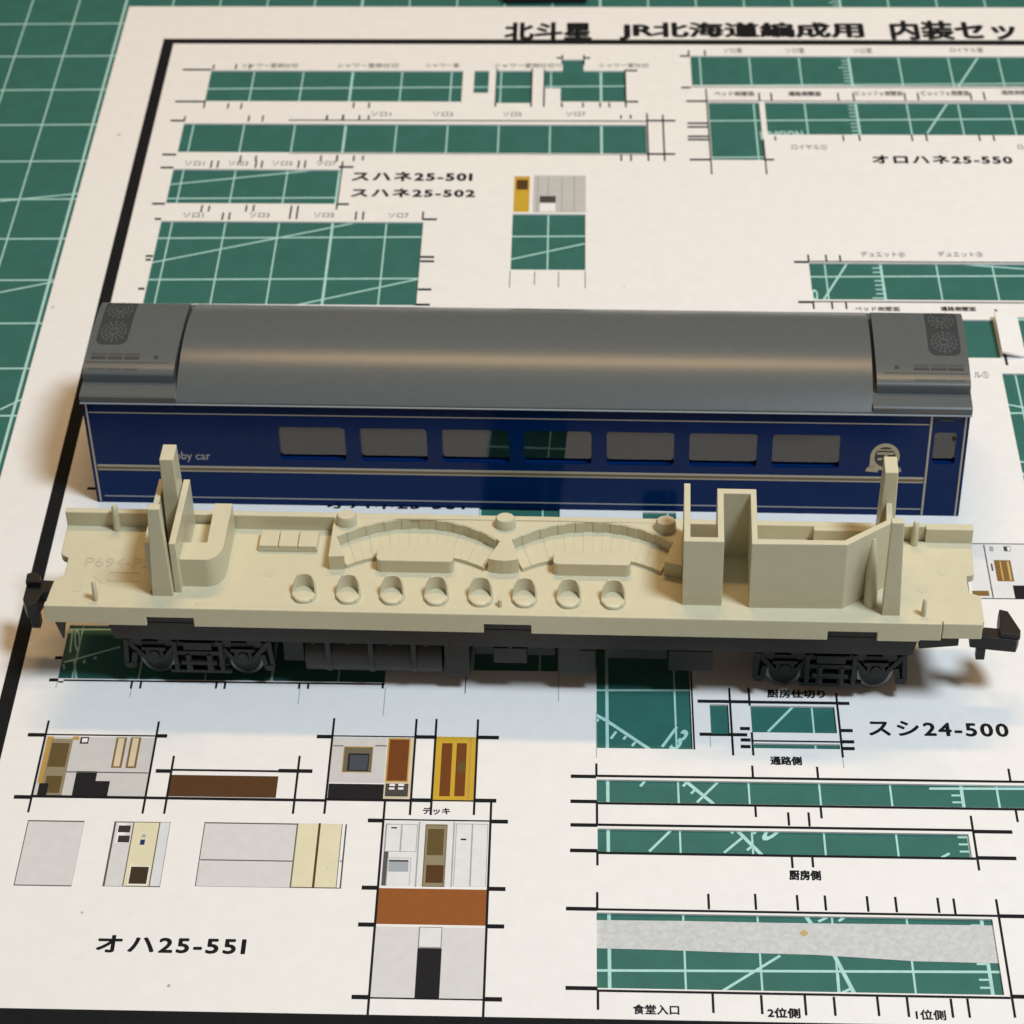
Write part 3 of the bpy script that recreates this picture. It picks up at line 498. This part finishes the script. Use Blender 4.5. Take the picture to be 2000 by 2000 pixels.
for poly in ([(-2.2,-2.2),(-.7,-2.35),(-.6,-1.75),(-1.3,-1.5),(-1.9,-1.55)], [(.6,-2.35),(2.1,-2.2),(1.9,-1.55),(1.3,-1.5),(.5,-1.75)], [(-1.75,-1.7),(-1.3,-1.7),(-1.2,.4),(-1.7,.3)]):
    MB().quad([(EX+x, -.046, EZ+z) for x, z in poly]).build('crest_ribbon', 'emblem_gold', crest, fix=False)

# roof: one arched skin between the end bays
def roof_profile(h0, rise, inset, n=44):
    """Shallow arch of large radius with tightly rounded shoulders, front to rear."""
    R, hw = 17.0, SW/2 - inset
    xa = hw - .75
    P = []
    za = lambda x: h0 + rise - (R - math.sqrt(R*R - x*x))
    sl = math.atan2(xa, math.sqrt(R*R-xa*xa))
    sh = []
    for i in range(9):          # shoulder: from upright at the eave to the slope of the arch
        t = i/8
        # quadratic curve: eave point, corner control point, arch end
        p0, p2 = (-hw, h0-.15), (-xa, za(xa)); p1 = (-hw, za(xa) - .75*math.tan(sl))
        sh.append(((1-t)**2*p0[0]+2*t*(1-t)*p1[0]+t*t*p2[0], (1-t)**2*p0[1]+2*t*(1-t)*p1[1]+t*t*p2[1]))
    mid = [(-xa+2*xa*i/n, za(-xa+2*xa*i/n)) for i in range(1, n)]
    P = sh + mid + [(-x, z) for x, z in sh[::-1]]
    return [(SW/2+x, z) for x, z in P]
RISE = 3.05
def roof_skin(x0, x1, h0, rise, inset, name, mt, parent, thick=.6, n=36, lip=True):
    out = roof_profile(h0, rise, inset)
    inn = [(y + (.5 if y < SW/2 else -.5) * (abs(y-SW/2)/(SW/2)), z-thick) for y, z in out]
    if lip:
        out = [(out[0][0], h0-.5)] + out + [(out[-1][0], h0-.5)]
        inn = [(inn[0][0], h0-.5)] + inn + [(inn[-1][0], h0-.5)]
    prof = out + inn[::-1]
    mb = MB()
    m = len(prof)
    v = [(x0,y,z) for y,z in prof] + [(x1,y,z) for y,z in prof]
    f = [(i,(i+1)%m,m+(i+1)%m,m+i) for i in range(m)]
    h = len(out)
    for o_ in (0, m):
        for i in range(h-1): f.append((o_+i, o_+i+1, o_+m-2-i, o_+m-1-i))
    mb.add(v, f)
    return mb.build(name, mt, parent, smooth=True)
BAY = 11.3
roof = roof_skin(BAY, SL-BAY, SH+.15, RISE, -.25, 'roof', 'roof_grey', shell)
MB().box(-.15, SL+.15, -.42, -.24, SH-.32, SH-.16).build('eave_highlight', 'lip_highlight', shell, bevel=.04)  # added pale strip, its colour imitates light caught by the roof lip
for x0, x1, sgn in ((-.15, BAY+.05, -1), (SL-BAY-.05, SL+.15, 1)):
    # low end bay: upright lip, flat ledge, then an inner deck hidden under the cover
    bp = [(-.25,SH-.35),(-.25,SH+.62),(.0,SH+.78),(2.5,SH+.85),(SW-2.5,SH+.85),(SW-1.2,SH+.5),(SW+.1,SH+.1),(SW+.25,SH-.1),(SW+.25,SH-.35)]
    bp += [(SW-.3,SH-.35),(SW-.4,SH+.2),(.4,SH+.2),(.3,SH-.35)]
    m = len(bp); mb = MB()
    mb.add([(x0,y,z) for y,z in bp]+[(x1,y,z) for y,z in bp], [(i,(i+1)%m,m+(i+1)%m,m+i) for i in range(m)] + [tuple(range(m-1,-1,-1)), tuple(range(m,2*m))])
    bay = mb.build('roof_bay', 'roof_grey', shell, bevel=.06)
    cx0, cx1 = (x0+.12, x1-.50) if sgn < 0 else (x0+.50, x1-.12)
    # air conditioner cover: a thick arched lid standing on the bay
    Y0c = 2.4; nn = 40
    top = []
    for i in range(nn+1):
        a = math.pi*i/nn; c = math.cos(a)
        top.append((SW/2-(SW/2-Y0c)*math.copysign(abs(c)**.85, c), SH+1.82+1.05*abs(math.sin(a))**.9))
    prof = top + [(SW-Y0c+.05, SH+.7), (Y0c-.05, SH+.7)]
    mb = MB(); m = len(prof)
    mb.add([(cx0,y,z) for y,z in prof]+[(cx1,y,z) for y,z in prof], [(i,(i+1)%m,m+(i+1)%m,m+i) for i in range(m)] + [tuple(range(m-1,-1,-1)), tuple(range(m,2*m))])
    cover = mb.build('air_conditioner_cover', 'roof_grey', shell, smooth=True)
    def surf(y, lift):
        for a, b in zip(top[:-1], top[1:]):
            if a[0] <= y <= b[0]:
                t = (y-a[0])/(b[0]-a[0]+1e-9); return a[1]+(b[1]-a[1])*t+lift
        return top[0][1]+lift
    X = (lambda a: cx0+a) if sgn < 0 else (lambda a: cx1-a)
    def patch(xa, xb, ya, yb, lift, name, mt, par, k=8, thick=0):
        mb = MB(); a, b = sorted((X(xa), X(xb)))
        for i in range(k):
            y0 = ya+(yb-ya)*i/k; y1 = ya+(yb-ya)*(i+1)/k
            mb.quad([(a,y0,surf(y0,lift)),(b,y0,surf(y0,lift)),(b,y1,surf(y1,lift)),(a,y1,surf(y1,lift))])
        return mb.build(name, mt, par, smooth=True, fix=False)
    # fan grille: a rounded dark panel with a mesh of small raised bars
    ga, gb, gy0, gy1, gr = .75, 4.55, 7.2, 17.1, 1.0
    gm = MB(); kk = 30
    def half(y):
        e = min(y-gy0, gy1-y)
        return 0 if e >= gr*1.3 else .8*(1-math.sqrt(max(0, 1-((gr*1.3-e)/(gr*1.3))**2)))
    for i in range(kk):
        y0 = gy0+(gy1-gy0)*i/kk; y1 = gy0+(gy1-gy0)*(i+1)/kk; h0, h1 = half(y0), half(y1)
        gm.quad([(X(ga+h0),y0,surf(y0,.012)),(X(gb-h0),y0,surf(y0,.012)),(X(gb-h1),y1,surf(y1,.012)),(X(ga+h1),y1,surf(y1,.012))])
    grille = gm.build('fan_grille', 'grille_dark', cover, smooth=True, fix=False)
    gm = MB()
    def gbar(xa, ya, xb, yb, w):
        d = Vector((xb-xa, yb-ya)); n_ = Vector((-d.y, d.x)).normalized()*w/2; P_ = []
        for px, py in ((xa-n_.x,ya-n_.y),(xb-n_.x,yb-n_.y),(xb+n_.x,yb+n_.y),(xa+n_.x,ya+n_.y)):
            px = min(max(px, ga+.12), gb-.12); py = min(max(py, gy0+.25), gy1-.25); P_.append((X(px), py, surf(py, .055)))
        gm.quad(P_)
    for cy in (9.75, 14.55):
        cx_ = (ga+gb)/2
        for k in range(14):
            t = 2*math.pi*(k+.5)/14
            gbar(cx_+.25*math.cos(t), cy+.33*math.sin(t), cx_+1.72*math.cos(t), cy+2.28*math.sin(t), .11)
        for rr in (.55, 1.0, 1.45):
            for k in range(20):
                t0, t1 = 2*math.pi*k/20, 2*math.pi*(k+1)/20
                gbar(cx_+rr*math.cos(t0), cy+1.33*rr*math.sin(t0), cx_+rr*math.cos(t1), cy+1.33*rr*math.sin(t1), .10)
    o = gm.build('fan_guard', 'roof_grey', grille, fix=False); o['kind'] = 'stuff'
    for i in range(3):
        for y0, y1, lift in ((5.15, 5.65, .012), (4.55, 5.0, .014)):
            patch(.7+2.0*i, 2.5+2.0*i, y0, y1, lift, 'louvre', 'vent_dark' if y0 < 5 else 'louvre_grey', cover, 3)
        patch(.7+2.0*i, 2.5+2.0*i, 2.9, 3.15, .012, 'louvre', 'louvre_grey', cover, 2)
    patch(8.2, 8.75, 4.7, 5.3, .012, 'catch', 'vent_dark', cover, 2)
    patch(.2, 10.0, 4.0, 4.12, .012, 'seam', 'vent_dark', cover, 2)

# ---------------------------------------------------------------- beige chassis with lounge interior
CX, CY, CA = 13.078, -147.10, -0.031
CL, CW, F = 103.35, 14.76, 10.0        # length, width, floor height above the mat
KC = 0.9852
ch = thing('carriage_chassis', (13.970, -150.178, 2.960), CA, 'beige model carriage floor with lounge seats on black underframe and bogies', 'model chassis')
ch.scale = (KC, KC, KC)
G = -2.70               # local height of the paper under the wheels
BV = 0.10
tray = MB().prism([(.06,.70),(.18,2.85),(.35,4.85),(.75,5.1),(1.3,5.4),(1.2,8.36),(.5,8.75),(.24,9.13),(.05,13.97),(103.25,13.97),(103.1,8.6),(102.9,8.4),(102.2,8.22),(102.29,5.45),(103.2,5.1),(103.5,4.6),(103.55,.70)], 9.0, F).build('floor_tray', 'beige', ch, bevel=BV)
# front skirt, notched along its lower edge
def skirt(P, t0, t1):
    mb = MB(); n = len(P)
    mb.add([(x,t0,z) for x,z in P]+[(x,t1,z) for x,z in P], [tuple(range(n)), tuple(range(2*n-1,n-1,-1))]+[(i,n+i,n+(i+1)%n,(i+1)%n) for i in range(n)])
    return mb
P = [(0,10.2),(0,7.72),(6.6,7.72),(6.7,7.48),(11.3,7.48),(11.3,8.75),(16.6,8.75),(16.6,7.48),(48.85,7.48),(48.85,8.75),(54.1,8.75),(54.1,7.48),(86.6,7.48),(86.6,8.75),(92.0,8.75),(92.0,7.48),(96.6,7.48),(96.7,7.72),(98.95,7.72),(98.95,10.2)]
skirt(P, 0, .72).build('side_skirt', 'beige', ch, bevel=BV)
MB().box(99.05, 103.35, .12, .72, 7.95, 10.14).build('side_skirt', 'beige', ch, bevel=BV)
MB().box(17, 92.3, .70, 1.25, 9.5, 10.16).build('floor_ledge', 'beige', ch, bevel=.06)
P = [(.05,12.0),(.05,7.6),(95.5,7.6),(95.5,12.0)]
skirt(P, 13.95, CW).build('rear_rim', 'beige', ch, bevel=BV)
MB().box(95.48, 98.0, 14.25, CW, 7.6, 11.95).build('rear_rim', 'beige', ch, bevel=BV)
MB().box(98.0, 103.3, 13.75, CW, 7.6, 12.0).build('rear_rim', 'beige', ch, bevel=BV)
MB().box(85.4, 92.0, 13.2, 13.98, 9.9, 12.0).build('rear_step', 'beige', ch, bevel=BV)
# clip pegs near both ends
def peg(s, t, r, h, ang=0.0):
    n = 14
    ring = lambda z, k: [(s+r*k*math.cos(2*math.pi*i/n), t+r*1.35*k*math.sin(2*math.pi*i/n), z) for i in range(n)]
    MB().loft([ring(F-.1,1.0), ring(F+h*.6,.86), ring(F+h*.92,.72), ring(F+h,.35)]).build('clip_peg', 'beige', ch, smooth=True)
peg(5.95, 13.6, .48, 3.4); peg(5.6, 1.5, .32, 2.6); peg(96.8, 13.6, .45, 3.2); peg(97.0, 1.7, .30, 2.3); peg(50.6, 1.8, .28, 1.0)

# tapered corner posts
def post(s0, s1, t0, t1, S0, S1, T0, T1, z):
    MB().loft([[(s0,t0,F-.1),(s1,t0,F-.1),(s1,t1,F-.1),(s0,t1,F-.1)], [(S0,T0,z),(S1,T0,z),(S1,T1,z),(S0,T1,z)]]).build('corner_post', 'beige', ch, bevel=BV)
post(11.8, 14.18, 2.2, 3.25, 12.6, 13.95, 2.25, 3.17, 22.6)
post(12.3, 14.25, 10.6, 13.7, 12.6, 14.15, 10.75, 13.5, 22.6)
post(92.45, 94.45, 1.45, 2.45, 92.55, 93.9, 1.45, 2.35, 23.3)
post(92.1, 94.0, 9.7, 12.9, 92.35, 93.8, 9.9, 12.7, 23.3)
# partition walls of the two end rooms
def wall(poly, z, name='partition'): MB().prism(poly, F-.1, z).build(name, 'beige', ch, bevel=.07)
wall([(11.5,2.9),(12.15,2.9),(12.15,13.95),(11.5,13.95)], 17.2)
wall([(14.3,2.83),(15.03,2.83),(15.03,13.95),(14.3,13.95)], 17.2)
wall([(70.65,2.5),(75.0,2.5),(75.0,10.66),(77.95,10.66),(77.95,2.25),(88.2,2.4),(93.3,6.3),(93.25,7.1),(87.9,3.15),(78.6,3.05),(78.6,11.5),(74.3,11.5),(74.3,3.25),(71.35,3.25),(71.35,12.3),(70.65,12.3)], 19.3)
wall([(92.6,6.7),(93.3,6.9),(93.45,10.2),(92.8,10.2)], 19.0)
pr_ = lambda z, x, y, r: [(x+r*math.cos(2*math.pi*i/20), y+1.3*r*math.sin(2*math.pi*i/20), z) for i in range(20)]
MB().loft([pr_(F-.1,91.3,3.5,.75), pr_(11.2,91.3,3.6,.72), pr_(14.5,91.25,4.2,.62), pr_(18.2,91.2,4.95,.30)]).build('pipe_casing', 'beige', ch, smooth=True)
# L-shaped sofa against the left partition
L_ = [(15.0,3.9),(17.6,3.9)]
for k in range(13):
    a = -90 + 90*k/12; L_.append((17.75+1.85*math.cos(math.radians(a)), 6.4+2.5*math.sin(math.radians(a))))
L_ += [(19.6,13.6),(17.6,13.6),(17.7,6.85),(15.0,6.75)]
MB().prism(L_, F-.1, 14.0).build('corner_sofa', 'beige', ch, smooth=True)
MB().prism([(15.0,6.7),(17.75,6.8),(17.65,13.6),(15.0,13.6)], F-.1, 10.9).build('sofa_seat', 'beige', ch, bevel=.07)
# three-place bench at the rear wall
bn = MB().prism([(22.7,10.0),(29.45,10.05),(29.4,12.8),(22.75,12.7)], F-.1, 10.45).build('bench', 'beige', ch, bevel=.06)
for i in range(3):
    a = 22.78+2.22*i
    MB().box(a, a+2.16, 10.05, 12.7, 10.4, 10.92).build('cushion', 'beige', bn, bevel=.14, seg=3)
# raised platform with two curved window sofas
R1, C1 = 13.88, .12
R2, C2 = 14.4, -4.7
def arc_pts(cx, half, R, c, n, sgn=1): return [(cx+x, c+math.sqrt(R*R-x*x)) for x in [(-half+2*half*i/n)*sgn for i in range(n+1)]]
S1c, S2c = 40.75, 60.55
plat = [(31.1,7.15),(32.9,7.3)] + arc_pts(S1c, 9.05, R1, C1, 18) + [(50.15,10.3)] + [(48.95,7.35),(49.8,7.1),(50.7,7.0),(51.6,7.1),(52.45,7.35)] + arc_pts(S2c, 9.05, R1, C1, 18) + [(68.6,7.4),(69.6,7.1),(70.6,6.85),(70.7,13.97),(31.05,13.97)]
MB().prism(plat, F-.1, 12.0).build('raised_platform', 'beige', ch, bevel=.06)
for cx in (S1c, S2c):
    fr = arc_pts(cx, 7.75, R2, C2, 16); bk = arc_pts(cx, 9.2, R1+.3, C1, 16)
    sofa = MB().prism(fr + bk[::-1], F-.1, 10.25).build('curved_sofa', 'beige', ch, bevel=.05)
    for i in range(16):
        e = .0
        def lerp(p, q, t): return (p[0]+(q[0]-p[0])*t, p[1]+(q[1]-p[1])*t)
        a, b, c, d = fr[i], fr[i+1], bk[i+1], bk[i]
        quad = [lerp(a,b,e), lerp(b,a,e), lerp(c,d,e), lerp(d,c,e)]
        MB().prism(quad, 10.2, 10.50+.035*(i % 2)).build('seat_cushion', 'beige', sofa, bevel=.03, seg=2)
    bt = arc_pts(cx, 9.0, R1, C1, 18)
    for i in range(18):
        p, q_ = bt[i], bt[i+1]; d = .10 + .07*(i % 2)
        nx, ny = (cx-(p[0]+q_[0])/2)/R1*d, (C1-(p[1]+q_[1])/2)/R1*d
        MB().prism([p, q_, (q_[0]+nx, q_[1]+ny), (p[0]+nx, p[1]+ny)], 10.3, 11.95).build('backrest_panel', 'beige', sofa, bevel=.03)
    # low table in front of each sofa
    tb = []
    x0, x1, y0, y1, r = cx-4.3, cx+4.35, 6.95, 9.35, .55
    for px, py, t0 in ((x1-r,y1-r,0),(x0+r,y1-r,90),(x0+r,y0+r,180),(x1-r,y0+r,270)):
        tb += [(px+r*math.cos(math.radians(t0+30*k)), py+r*math.sin(math.radians(t0+30*k))) for k in range(4)]
    MB().prism(tb, F-.1, 11.75).build('low_table', 'beige', ch, bevel=.10)
for s_ in (32.6, 50.65, 68.75):
    n = 22
    ring = lambda z, k: [(s_+1.22*k*math.cos(2*math.pi*i/n), 13.0+1.0*k*math.sin(2*math.pi*i/n), z) for i in range(n)]
    MB().loft([ring(11.9,1.0), ring(13.0,.93), ring(13.25,.80)]).build('round_stud', 'beige', ch, smooth=True)
# eight tub chairs in a row
n = 30
def tub_chair():
    mb = MB()
    ring = lambda z, k: [(1.26*k*math.cos(2*math.pi*i/n), -.08+1.34*k*math.sin(2*math.pi*i/n), z) for i in range(n)]
    return mb.loft([ring(F-.1,1.0), ring(10.32,1.0), ring(10.42,.95), ring(10.46,.86), ring(10.47,.3)])
def tub_back():
    mb = MB(); rings = []
    for i in range(n+1):
        a = math.radians(-48 + 252*i/n)
        k = math.sin(math.pi*i/n)
        h = 10.45 + 1.75*min(1, max(0, math.sin(math.radians(-48+252*i/n)+.12)*1.25))**.8
        ca, sa = math.cos(a), math.sin(a)
        rings.append([(1.08*ca,1.14*sa,F-.1),(1.42*ca,1.46*sa,F-.1),(1.38*ca,1.42*sa,h-.10),(1.30*ca,1.34*sa,h),(1.16*ca,1.20*sa,h-.05)])
    mb.loft(rings)
    return mb
c_seat = c_back = None
for i, s_ in enumerate((28.77, 33.7, 38.58, 43.5, 48.4, 53.28, 58.18, 63.08)):
    if c_seat is None:
        c_seat = tub_chair().build('tub_chair', 'beige', ch, smooth=True); c_seat.location = Vector((s_, 2.75, 0))*S
        c_back = tub_back().build('backrest', 'beige', c_seat, smooth=True)
    else:
        a = c_seat.copy(); col.objects.link(a); a.parent = ch; a.location = Vector((s_, 2.75, 0))*S
        b = c_back.copy(); col.objects.link(b); b.parent = a
for s_, t_ in ((3.2, 3.4), (24.5, 6.6), (99.6, 9.0), (97.2, 6.0)):
    MB().cyl(s_, t_, F-.05, F+.025, .62, .8, 20).build('ejector_mark', 'beige', tray)
# moulded part number and marks on the floor
pts, f = text_polys('P694-P2', .005)
MB().add([(3.3+7.6*a, 6.9+1.55*b, F+.03+.0004*(i*9//len(pts))) for i, (a, b) in enumerate(pts)], f).build('moulded_number', 'beige', tray, fix=False)
mk = MB()
for x0, x1, y0, y1 in ((6.3,9.9,5.9,6.02),(6.3,9.9,4.5,4.62),(6.3,6.38,4.5,6.02),(9.82,9.9,4.5,6.02)):
    mk.box(x0, x1, y0, y1, F-.05, F+.05)
mk.add([(4.5,5.3,F+.04),(4.6,5.4,F+.04),(6.0,4.2,F+.04),(5.9,4.1,F+.04)], [(0,1,2,3)])
mk.build('moulded_mark', 'beige', tray)

# ---------------------------------------------------------------- black underframe
uf = MB()
P = [(6.7,7.6),(7.3,5.0),(96.1,5.0),(96.6,7.6)]
for t0, t1 in ((.45, 1.15), (13.3, 14.0)):
    uf.add([(x,t0,z) for x,z in P]+[(x,t1,z) for x,z in P], [(0,1,2,3),(7,6,5,4)]+[(i,4+i,4+(i+1)%4,(i+1)%4) for i in range(4)])
uf.box(6.9, 96.4, 1.15, 13.3, 6.0, 8.98)
uf.box(8.0, 95.5, .5, 1.15, 7.6, 8.9)
under = uf.build('underframe', 'under_grey', ch, bevel=.06)
MB().box(1.0, 7.0, 3.5, 11.0, 7.6, 8.98).build('end_plate', 'black_plastic', ch)
MB().box(96.3, 102.5, 3.5, 11.0, 7.6, 8.98).build('end_plate', 'black_plastic', ch)
tank = MB().rod_x(28.5, 43.9, 3.1, 1.75, 2.1, 2.75, 26).build('air_tank', 'under_grey', ch, smooth=True)
for s_ in (31.15, 35.97, 40.79):
    MB().rod_x(s_-.3, s_+.3, 3.1, 1.75, 2.22, 2.87, 26).build('tank_band', 'under_grey', tank, smooth=True)
    MB().box(s_-.28, s_+.28, .85, 1.3, 1.8, 5.2).build('tank_strap', 'under_grey', tank)
tk = lambda a, b, y0, y1, z0, z1, nm, mt='under_grey': MB().box(a, b, y0, y1, z0, z1).build(nm, mt, ch, bevel=.10)
tk(44.2, 47.0, 1.2, 7.0, -.3, 6.2, 'equipment_box')
tk(25.8, 28.2, 2.5, 7.0, .2, 6.2, 'equipment_box', 'black_plastic')
tk(49.75, 53.5, 1.0, 4.5, 2.0, 4.3, 'equipment_box')
tk(47.4, 56.6, 3.6, 8.0, .8, 6.2, 'equipment_box', 'black_plastic')
tk(50.5, 53.0, 3.0, 4.0, 4.4, 6.2, 'hanger', 'black_plastic')
tk(57.1, 61.2, 1.3, 8.0, .2, 6.2, 'equipment_box')
tk(59.4, 61.2, 1.2, 1.6, 1.6, 4.0, 'box_lid')
tk(62.4, 69.1, 1.2, 9.0, 2.9, 4.9, 'equipment_box')
tk(63.0, 68.5, 2.5, 8.0, 4.7, 6.2, 'hanger', 'black_plastic')
tk(69.3, 74.2, 1.2, 7.0, 1.2, 4.2, 'equipment_box')
for s_ in (70.4, 73.9): tk(s_-.15, s_+.15, 1.3, 1.8, 3.9, 6.2, 'hanger')
for s_ in (29.6, 33.5, 38.3, 42.3, 45.0, 47.8, 51.7, 55.8, 59.2, 62.6):
    MB().box(s_-.2, s_+.2, .42, .6, 4.85, 5.05).build('rivet', 'under_grey', ch)

def bogie(sc_):
    body = MB()
    body.box(sc_-6.6, sc_+6.6, 3.8, CW-3.8, .9, 4.4); body.box(sc_-1.8, sc_+1.8, 2.2, CW-2.2, -.2, 5.2); body.cyl(sc_, CW/2, 4.5, 6.3, 2.0, 2.6)
    for t_ in (2.5, CW-2.9):
        body.box(sc_-7.6, sc_+7.6, t_, t_+.4, 1.3, 4.3); body.box(sc_-2.7, sc_+2.7, t_-.3, t_+.3, -.6, 4.2)
        for k in (-7.9, -2.7, 2.7, 7.9): body.box(sc_+k-.45, sc_+k+.45, t_-.2, t_+.6, -1.2, 2.4)
    bg_ = body.build('bogie', 'black_plastic', ch, bevel=.08)
    for side in (0, 1):
        Y = (lambda t: t) if side == 0 else (lambda t: CW-t)
        fr = MB()
        def bx(a, b, t0, t1, z0, z1):
            y0, y1 = sorted((Y(t0), Y(t1))); fr.box(sc_+a, sc_+b, y0, y1, z0, z1)
        def bar_(a, za, b, zb, w, t0, t1):
            d = Vector((b-a, zb-za)).normalized(); nx, nz = -d.y*w/2, d.x*w/2
            y0, y1 = sorted((Y(t0), Y(t1)))
            q_ = [(sc_+a+nx,za+nz),(sc_+b+nx,zb+nz),(sc_+b-nx,zb-nz),(sc_+a-nx,za-nz)]
            fr.add([(x,y0,z) for x,z in q_]+[(x,y1,z) for x,z in q_], [(0,1,2,3),(7,6,5,4),(0,4,5,1),(1,5,6,2),(2,6,7,3),(3,7,4,0)])
        for k in (-1, 1):
            e = 5.05*k
            bx(e-1.0, e+1.0, 1.65, 2.6, 1.9, 3.5); bx(e-1.35, e+1.35, 1.5, 2.5, 3.35, 3.75)
            bar_(e-3.0, 4.4, e-1.0, 2.2, .55, 1.7, 2.3); bar_(e+3.0, 4.4, e+1.0, 2.2, .55, 1.7, 2.3)
            bar_(e-2.2, 3.0, e-2.6, 1.4, .6, 1.6, 2.2); bar_(e+2.2, 3.0, e+2.6, 1.4, .6, 1.6, 2.2)
            bx(e-2.6, e-1.2, 1.6, 2.4, 4.1, 4.7); bx(e+.6, e+2.2, 1.6, 2.4, 4.2, 4.8)
            bar_(8.1*k, 4.6, 8.35*k, 1.5, .55, 1.6, 2.3); bx(min(7.5*k,8.5*k), max(7.5*k,8.5*k), 1.5, 2.4, 1.2, 1.8)
            fr.disc_y(sc_+e, 2.6, min(Y(1.4),Y(1.7)), max(Y(1.4),Y(1.7)), .6, .75, 14)
            bx(2.6*k-.25, 2.6*k+.25, 1.4, 2.0, .9, 4.6)
        bx(-8.4, 8.4, 1.8, 2.4, 3.75, 4.3)
        bx(-2.4, 2.4, 1.5, 2.4, 2.9, 3.4); bx(-2.0, 2.0, 1.3, 2.2, 1.9, 2.3); bx(-3.4, 3.6, 1.5, 2.3, .75, 1.1); bx(-1.6, 1.6, 1.4, 2.2, 3.6, 4.5)
        for a in (-1.2, 1.2): fr.cyl(sc_+a, Y(1.8), 1.0, 3.0, .45, .5, 12)
        fr.v = [(x, y - (.35 if y < 7 else -.35), (z-4.7)*1.27+4.3) for x, y, z in fr.v]
        fr.build('side_frame', 'black_plastic', bg_, bevel=.05)
    for e in (-5.05, 5.05):
        ax = MB(); ax.disc_y(sc_+e, .28, 3.3, CW-3.3, .45, .6, 12); ax.build('axle', 'black_plastic', bg_)
        for t0, t1 in ((2.95, 3.5), (CW-3.5, CW-2.95)):
            w = MB(); w.disc_y(sc_+e, .28, t0, t1, 2.05, 2.72, 32); fl = (t1, t1+.25) if t0 < 7 else (t0-.25, t0)
            w.disc_y(sc_+e, .28, fl[0], fl[1], 2.25, 2.95, 32)
            w.build('wheel', 'wheel_metal', bg_, smooth=True)
            hub = MB(); hub.disc_y(sc_+e, .28, t0-.06 if t0 < 7 else t1, t0 if t0 < 7 else t1+.06, 1.72, 2.28, 28); hub.build('wheel_face', 'black_plastic', bg_)
    return bg_
bogie(16.35); bogie(87.35)

# couplers: the right one swings towards the front
cp = MB().prism([(102.6,2.6),(104.9,2.2),(107.6,1.9),(108.0,3.0),(107.7,4.6),(106.7,6.5),(105.95,6.5),(105.75,3.9),(102.6,4.2)], 4.4, 6.2)
cp.prism([(105.7,2.3),(107.9,2.0),(108.0,2.9),(106.9,6.0),(105.95,6.3)], 6.2, 6.9)
cp.box(103.4, 104.4, 2.4, 3.4, 2.7, 4.4)
cp.build('coupler', 'black_plastic', ch, bevel=.10)
MB().prism([(96.8,1.0),(101.2,1.6),(101.2,3.2),(96.8,3.6)], 5.5, 7.0).build('drawbar', 'black_plastic', ch, bevel=.10)
cp = MB().prism([(1.2,6.4),(-1.8,6.5),(-2.2,4.6),(-3.3,4.0),(-3.9,5.2),(-4.0,8.6),(-3.2,9.1),(-2.4,8.5),(1.2,8.3)], 4.4, 6.4)
cp.prism([(-3.9,7.2),(-2.2,7.2),(-2.4,8.5),(-3.2,9.1),(-4.0,8.6)], 6.4, 7.2)
cp.box(-3.2, -2.2, 4.4, 5.6, 2.6, 4.5)
cp.build('coupler', 'black_plastic', ch, bevel=.10)
MB().loft([[(1.1,1.4,4.0),(1.25,1.4,4.0),(1.25,1.6,4.0),(1.1,1.6,4.0)], [(.5,.9,7.7),(1.9,.9,7.7),(1.9,2.4,7.7),(.5,2.4,7.7)]]).build('step_bracket', 'black_plastic', ch)
